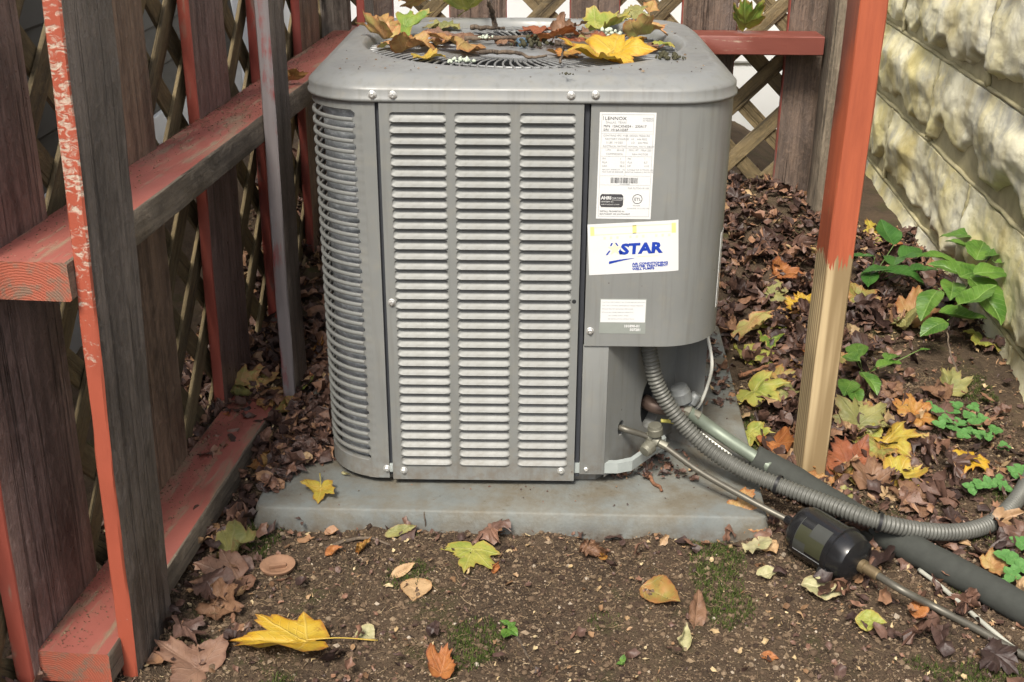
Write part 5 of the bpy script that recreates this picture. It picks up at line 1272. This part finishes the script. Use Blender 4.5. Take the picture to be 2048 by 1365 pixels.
near = lambda p: min(sps, key=lambda q_: (q_ - p).length + (0 if q_.z < p.z + .01 else .5))
pl = plant('weed', 'big bright green broad-leaved weed in front of the stone wall', 'plant', b0, [
    (1912, 540, .10, .075, 300, 5), (1880, 515, .11, .06, 280, 10), (1860, 600, .07, .066, 220, -20), (1920, 632, .06, .066, 100, -10), (1950, 595, .11, .075, 60, 10), (1975, 590, .10, .085, 150, -30), (1935, 470, .14, .075, 290, 10), (1945, 545, .12, .06, 60, 5), (1960, 500, .15, .058, 30, 20),
    (2005, 505, .16, .060, 80, 10), (2030, 528, .15, .062, 100, 0), (2040, 470, .18, .06, 70, 20), (1925, 490, .14, .05, 270, 15), (2010, 460, .19, .066, 0, 35), (1985, 545, .14, .066, 80, 0), (1870, 652, .05, .046, 250, -15), (1905, 575, .085, .05, 200, -5)], 'fresh', 'wide', 'weeds on the right', near)
stalk(pl, sps[::4] + [sps[-1]], .0022)
b1 = atg(1735, 565)
plant('weed', 'darker green weed behind the big weed, beside the post', 'plant', b1, [(1775, 470, .09, .062, 350, 20), (1722, 512, .06, .05, 280, 0), (1760, 540, .05, .060, 260, 0), (1808, 548, .05, .068, 95, -10), (1740, 555, .035, .05, 200, -10), (1820, 505, .07, .05, 60, 10), (1790, 520, .06, .05, 20, 5), (1845, 540, .05, .05, 80, 0)], 'deep', 'wide', 'weeds on the right')
b2 = atg(1728, 748)
plant('weed', 'small bright seedling with round leaves right of the post', 'plant', b2, [(1715, 700, .03, .036, 20, 20), (1702, 718, .022, .028, 300, 0), (1776, 728, .025, .042, 70, 0), (1740, 758, .015, .046, 160, -10), (1696, 775, .005, .036, 210, -10), (1712, 790, .0, .034, 175, -15), (1785, 712, .03, .03, 50, 10), (1850, 700, .005, .022, 90, 0)], 'fresh', 'wide', 'weeds on the right')
b3 = atg(1018, 1268)
plant('seedling', 'tiny green seedling alone on the bare soil in front of the pad', 'plant', b3, [(1010, 1246, -.04, .016, 290, 10), (1024, 1250, -.04, .014, 50, 10), (1012, 1268, -.045, .022, 195, 0), (1026, 1262, -.042, .020, 140, 0)], 'fresh', 'wide', 'weeds in the soil')
b4 = atg(1245, 1320)
plant('seedling', 'tiny green sprout near the bottom edge, right of the seedling', 'plant', b4, [(1246, 1318, -.04, .012, 20, 30), (1240, 1328, -.045, .012, 250, 0)], 'fresh', 'wide', 'weeds in the soil')
def clover(label, spots, size):
    c = atg(*spots[len(spots) // 2]); t = thing('clover_patch', label, 'plant', c, 'clover on the right')
    for i, (px, py) in enumerate(spots):
        rs = random.Random(i + int(px)); p = atg(px, py, .018 + rs.random() * .012); v = []; f = []; uv = []; ed = []
        r0 = rs.random() * 360
        for k in range(3):
            a, b, c_, d_ = leaf_geo('smooth', rs, size * rs.uniform(.85, 1.1), .12, .2, .3, .02, 3); Mr = Matrix.Translation(p) @ Matrix.Rotation(R(r0 + 120 * k), 4, 'Z') @ Matrix.Rotation(R(rs.uniform(-12, 14)), 4, 'X'); Mr = Matrix.Translation(p) @ Matrix.Rotation(R(20), 4, 'X') @ Matrix.Translation(-p) @ Mr; o = len(v)
            v += [Mr @ q_ for q_ in a]; f += [tuple(x + o for x in q_) for q_ in b]; uv += c_; ed += d_
        link('leaf', mesh('leaf', v, f, LM['clover'], smooth=180, uv=uv, attr=ed), t)
        g0 = atg(px + rs.uniform(-8, 8), py + 10); vv, ff = tube(spline([g0, g0.lerp(p, .6) + Vector((.002, 0, .003)), p], 6), .0009, 5); new('stem', vv, ff, M['greenstem'], t, smooth=180)
clover('patch of clover in front of the stone wall, below the dull green leaf', [(1855, 812), (1872, 820), (1890, 838), (1905, 822), (1918, 846), (1936, 830), (1950, 845), (1938, 862), (1925, 870), (1905, 855), (1948, 815), (1964, 838), (1975, 872), (1956, 868), (1880, 850), (1912, 812), (1990, 860), (2008, 893)], .016)
clover('small clover patch beside the golden leaf at the right edge', [(1942, 974), (1960, 970), (1978, 968), (2000, 962), (2008, 975), (2030, 945), (2044, 940)], .016)
clover('clover patch beside the black foam pipe at the right edge', [(2008, 1112), (2030, 1120), (2022, 1150), (1962, 1162), (2000, 1168), (2012, 1190), (2040, 1135), (2040, 1085)], .018)

# ------------------------------------------------------------------ litter, crumbs, fibres, moss (uncountable)
def in_poly(x, y, P_):
    c = False; j = len(P_) - 1
    for i in range(len(P_)):
        (x0, y0), (x1, y1) = P_[i], P_[j]
        if (y0 > y) != (y1 > y) and x < (x1 - x0) * (y - y0) / (y1 - y0) + x0: c = not c
        j = i
    return c
def blocked(x, y, m=.0):
    if in_poly(x, y, PADQ): return True
    return x > 1.0314 + FS * (y - .488) - .005
def density(x, y):
    xf = x - FS * y
    d = .02
    d += .95 * sstep(.40, .50, x - .05 * y) * sstep(-.08, .28, y)
    d += .95 * sstep(.68, .80, y)
    d += .9 * (1 - sstep(-.44, -.37, x)) * sstep(-.15, .1, y)
    d += .50 * (1 - sstep(-.50, -.34, x)) * (1 - sstep(.0, .2, y))
    d += .55 * sstep(.28, .55, x) * (1 - sstep(.1, .2, y)) * sstep(-.5, -.12, y)
    d += .4 * math.exp(-((y + .10) / .03) ** 2)
    d += .42 * max(0, noise.noise(Vector((x * 7, y * 7, 20)))) + .05
    d *= 1 - .9 * math.exp(-(((x - .93) / .2) ** 2 + ((y - .5) / .33) ** 2))
    d *= 1 - math.exp(-(((x - .0) / .05) ** 2 + ((y + .335) / .06) ** 2))
    return min(1, max(0, d))
def scatter(name, label, cat, mat, n, fn, seed, rng=((-.72, 1.2), (-.62, 1.45)), dens=True, power=1.):
    rs = random.Random(seed); v = []; f = []; k = 0; tries = 0
    while k < n and tries < n * 40:
        tries += 1; x, y = rs.uniform(*rng[0]), rs.uniform(*rng[1])
        if blocked(x, y): continue
        if dens and rs.random() > density(x, y) ** power: continue
        fn(rs, x, y, v, f); k += 1
    o = new(name, v, f, M[mat], None, smooth=50 if mat not in ('crumb', 'clod') else None); return tag(o, label, cat, kind='stuff')
def put_litter(rs, x, y, v, f, smin=.007, smax=.019, zr=.022, z=None):
    s_ = rs.uniform(smin, smax) * (1.5 if rs.random() < .08 else 1); n = rs.choice((8, 9, 10, 11)); z = (gz(x, y) if z is None else z) + rs.random() ** 1.5 * zr; o = len(v)
    E_ = Matrix.Rotation(rs.random() * 6.28, 3, 'Z') @ Matrix.Rotation(rs.gauss(0, .55), 3, 'X') @ Matrix.Rotation(rs.gauss(0, .4), 3, 'Y')
    cu, fo = rs.uniform(-2.8, 3.0), rs.uniform(-.8, 1.3); asp = rs.uniform(.22, .95); ph = rs.random() * 6; jag = rs.uniform(.2, .6)
    ro_ = [1 - jag * (i % 2) * rs.uniform(.3, 1) for i in range(n)]
    pts = [(0, 0)] + [(q_ * ro_[i] * math.cos(6.283 * i / n) * asp, q_ * ro_[i] * math.sin(6.283 * i / n)) for q_ in (.4, .72, 1.) for i in range(n)]
    for a, b in pts:
        r2 = a * a + b * b; h = fo * abs(a) * .6 + cu * .30 * (a * a + .5 * b * b) + .16 * math.sin(a * 5 + ph) * math.cos(b * 4 + ph) + rs.uniform(-.07, .07) * r2
        v.append(E_ @ Vector((a * s_, b * s_, h * s_)) + Vector((x, y, z + .003)))
    for i in range(n):
        j = (i + 1) % n; f.append((o, o + 1 + i, o + 1 + j))
        for k in (0, n): f.append((o + 1 + k + i, o + 1 + k + n + i, o + 1 + k + n + j, o + 1 + k + j))
scatter('leaf_litter', 'brown crumbled leaf litter round the pad and along the fence', 'leaf litter', 'litter', 6000, put_litter, 1, power=1.9)
def put_maple(rs, x, y, v, f):
    s_ = rs.uniform(.026, .054); a, b, _, _ = leaf_geo(rs.choice(('maple', 'maple', 'oval')), rs, s_, rs.uniform(.1, .9), rs.uniform(-2, 2.2), rs.uniform(-1.5, 1.8), .26, 3)
    E_ = Matrix.Rotation(rs.random() * 6.28, 3, 'Z') @ Matrix.Rotation(rs.gauss(0, .35), 3, 'X') @ Matrix.Rotation(rs.gauss(0, .35), 3, 'Y'); a = [E_ @ q_ for q_ in a]; mz = min(q_.z for q_ in a); o = len(v)
    p = Vector((x, y, gz(x, y) + .004 + rs.random() * .012 - mz * .6)); v.extend(q_ + p for q_ in a); f.extend(tuple(i + o for i in q_) for q_ in b)
scatter('dead_leaves', 'dead brown crumpled leaves matted in the litter', 'leaf litter', 'litter', 820, put_maple, 21, power=2.2)
def put_small(rs, x, y, v, f): put_litter(rs, x, y, v, f, .002, .0065, .006)
scatter('leaf_fragments', 'small pale and brown leaf fragments on the soil', 'leaf litter', 'chip', 2800, put_small, 2, dens=True, power=.3)
scatter('leaf_crumble', 'fine brown crumbled leaf over soil and litter', 'leaf litter', 'litter', 6500, put_small, 12, dens=True, power=.6)
def put_crumb(rs, x, y, v, f):
    s_ = rs.uniform(.0008, .0024) * (2.4 if rs.random() < .05 else 1); z = gz(x, y) + s_ * .3; o = len(v)
    for d in ((1, 0, 0), (-1, 0, 0), (0, 1, 0), (0, -1, 0), (0, 0, 1), (0, 0, -1)): v.append(Vector((x, y, z)) + Vector(d) * s_ * rs.uniform(.5, 1.25) + Vector((rs.uniform(-.3, .3), rs.uniform(-.3, .3), 0)) * s_)
    f += [(o + a, o + b, o + c) for a, b, c in ((0, 2, 4), (2, 1, 4), (1, 3, 4), (3, 0, 4), (2, 0, 5), (1, 2, 5), (3, 1, 5), (0, 3, 5))]
scatter('soil_crumbs', 'loose crumbs and grit on the bare soil', 'soil', 'crumb', 60000, put_crumb, 3, rng=((-.62, .95), (-.60, .5)), dens=False)
def put_clod(rs, x, y, v, f):
    s_ = rs.uniform(.0022, .0048) * (1.6 if rs.random() < .06 else 1); z = gz(x, y) + s_ * .1; o = len(v); n = 6; ph = rs.random() * 6
    for h, r_ in ((-.3, .8), (.25, 1.), (.65, .65)):
        for k in range(n): a = ph + k * 1.0472 + h; q_ = r_ * rs.uniform(.7, 1.2) * s_; v.append(Vector((x + q_ * math.cos(a), y + q_ * math.sin(a), z + h * s_ * rs.uniform(.8, 1.1))))
    v.append(Vector((x, y, z + s_ * rs.uniform(.7, 1.)))); 
    f += [(o + i * n + k, o + i * n + (k + 1) % n, o + (i + 1) * n + (k + 1) % n, o + (i + 1) * n + k) for i in range(2) for k in range(n)] + [(o + 2 * n + k, o + 2 * n + (k + 1) % n, o + 3 * n) for k in range(n)]
scatter('soil_clods', 'small clods and pebbles on the bare soil', 'soil', 'clod', 4500, put_clod, 31, rng=((-.62, .95), (-.60, .4)), dens=False)
def put_fibre(rs, x, y, v, f):
    L_ = rs.uniform(.005, .018) * (2.2 if rs.random() < .03 else 1); a = rs.random() * 6.28; b = a + rs.gauss(0, .7); z0 = gz(x, y) + .001; o = len(v); w_ = rs.uniform(.0002, .00045)
    p = Vector((x, y, z0)); pts = [p]
    for k in range(4):
        t = a + (b - a) * k / 3; p = p + Vector((math.cos(t), math.sin(t), 0)) * L_ / 4; pts.append(Vector((p.x, p.y, gz(p.x, p.y) + .001 + rs.random() * .004)))
    for i, q_ in enumerate(pts):
        t = a + (b - a) * i / 4; n_ = Vector((-math.sin(t), math.cos(t), 0)) * w_; v += [q_ - n_, q_ + n_, q_ + Vector((0, 0, w_ * 1.5))]
    for i in range(4):
        k = o + 3 * i; f += [(k, k + 2, k + 5, k + 3), (k + 2, k + 1, k + 4, k + 5)]
scatter('root_fibres', 'thin straw and root fibres on the soil', 'straw', 'straw', 9000, put_fibre, 4, rng=((-.62, 1.0), (-.60, .8)), dens=False)
def put_moss(rs, x, y, v, f):
    if noise.noise(Vector((x * 8.2, y * 8.2, 41))) < .26 + rs.random() * .15: return
    z = gz(x, y); 
    for k in range(5):
        o = len(v); a = rs.random() * 6.28; h = rs.uniform(.003, .008); l = h * .6; w_ = .0007; px, py = x + rs.uniform(-.004, .004), y + rs.uniform(-.004, .004); n_ = Vector((-math.sin(a), math.cos(a), 0)) * w_
        v += [Vector((px, py, z)) - n_, Vector((px, py, z)) + n_, Vector((px + math.cos(a) * l, py + math.sin(a) * l, z + h))]; f.append((o, o + 1, o + 2))
scatter('moss', 'low green moss in patches on the soil', 'moss', 'moss', 60000, put_moss, 6, rng=((-.45, .95), (-.60, .5)), dens=False)
# debris swept against the fence on the rails and on the pad
rs = random.Random(9); v = []; f = []
def debris(p, s_):
    o = len(v); n = 6; a0 = rs.random() * 6; t = Matrix.Rotation(rs.gauss(0, .4), 3, 'X') @ Matrix.Rotation(rs.random() * 6, 3, 'Z')
    for i in range(n): v.append(p + t @ Vector((math.cos(i * 1.047) * s_ * rs.uniform(.5, 1), math.sin(i * 1.047) * s_ * rs.uniform(.2, .7), rs.uniform(-.2, .3) * s_)))
    v.append(p + Vector((0, 0, s_ * .4))); f.extend((o + i, o + (i + 1) % n, o + n) for i in range(n))
for k in range(1500):
    y = rs.uniform(-.46, 1.3); q_ = rs.random() ** 2.2 * .06; debris(fpt(-.612 + q_, y, .5395), rs.uniform(.0005, .0022) * (1.6 if rs.random() < .08 else 1))
for k in range(700):
    y = rs.gauss(.32, .09) if rs.random() < .6 else rs.uniform(.4, 1.2); debris(fpt(-.612 + rs.random() * .095, y, .5395), rs.uniform(.0006, .0028))
for k in range(1300):
    y = rs.uniform(-.48, .3); z = .018 + (y + .492) / 1.792 * -.064; q_ = rs.random() ** 1.8 * .06; debris(fpt(-.615 + q_, y, z + .0015), rs.uniform(.0005, .0024))
o = new('rail_debris', v, f, M['straw'], None, smooth=None); tag(o, 'crumbs of bark and leaf gathered on the fence rails', 'debris', kind='stuff')
v = []; f = []
for k in range(900):
    x, y = rs.uniform(-.42, .42), rs.uniform(-.07, .7)
    if not in_poly(x, y, PADQ): continue
    if -.30 < x < .14 and y > .0: continue
    wgt = .25 + .75 * (math.exp(-((x - .2) / .1) ** 2) if y > 0 else math.exp(-((y - .0) / .03) ** 2))
    if rs.random() > wgt: continue
    debris(Vector((x, y, PZ + .001)), rs.uniform(.0008, .0035))
for k in range(1100):
    x, y = rs.uniform(-.43, -.325), rs.uniform(-.03, .7)
    if x < -.43 + .035 + .10 * sstep(-.01, .14, y): put_litter(rs, x, y, v, f, .006, .020, .016, PZ + .002)
for k in range(90): put_litter(rs, rs.uniform(.15, .30), rs.uniform(.02, .12), v, f, .003, .011, .004, PZ + .001)
for k in range(160): put_litter(rs, rs.uniform(.33, .42), rs.uniform(.30, .7), v, f, .003, .012, .004, PZ + .001)
o = new('pad_debris', v, f, M['litter'], None, smooth=None); tag(o, 'leaf crumbs and dirt lying on the grey pad', 'debris', kind='stuff')
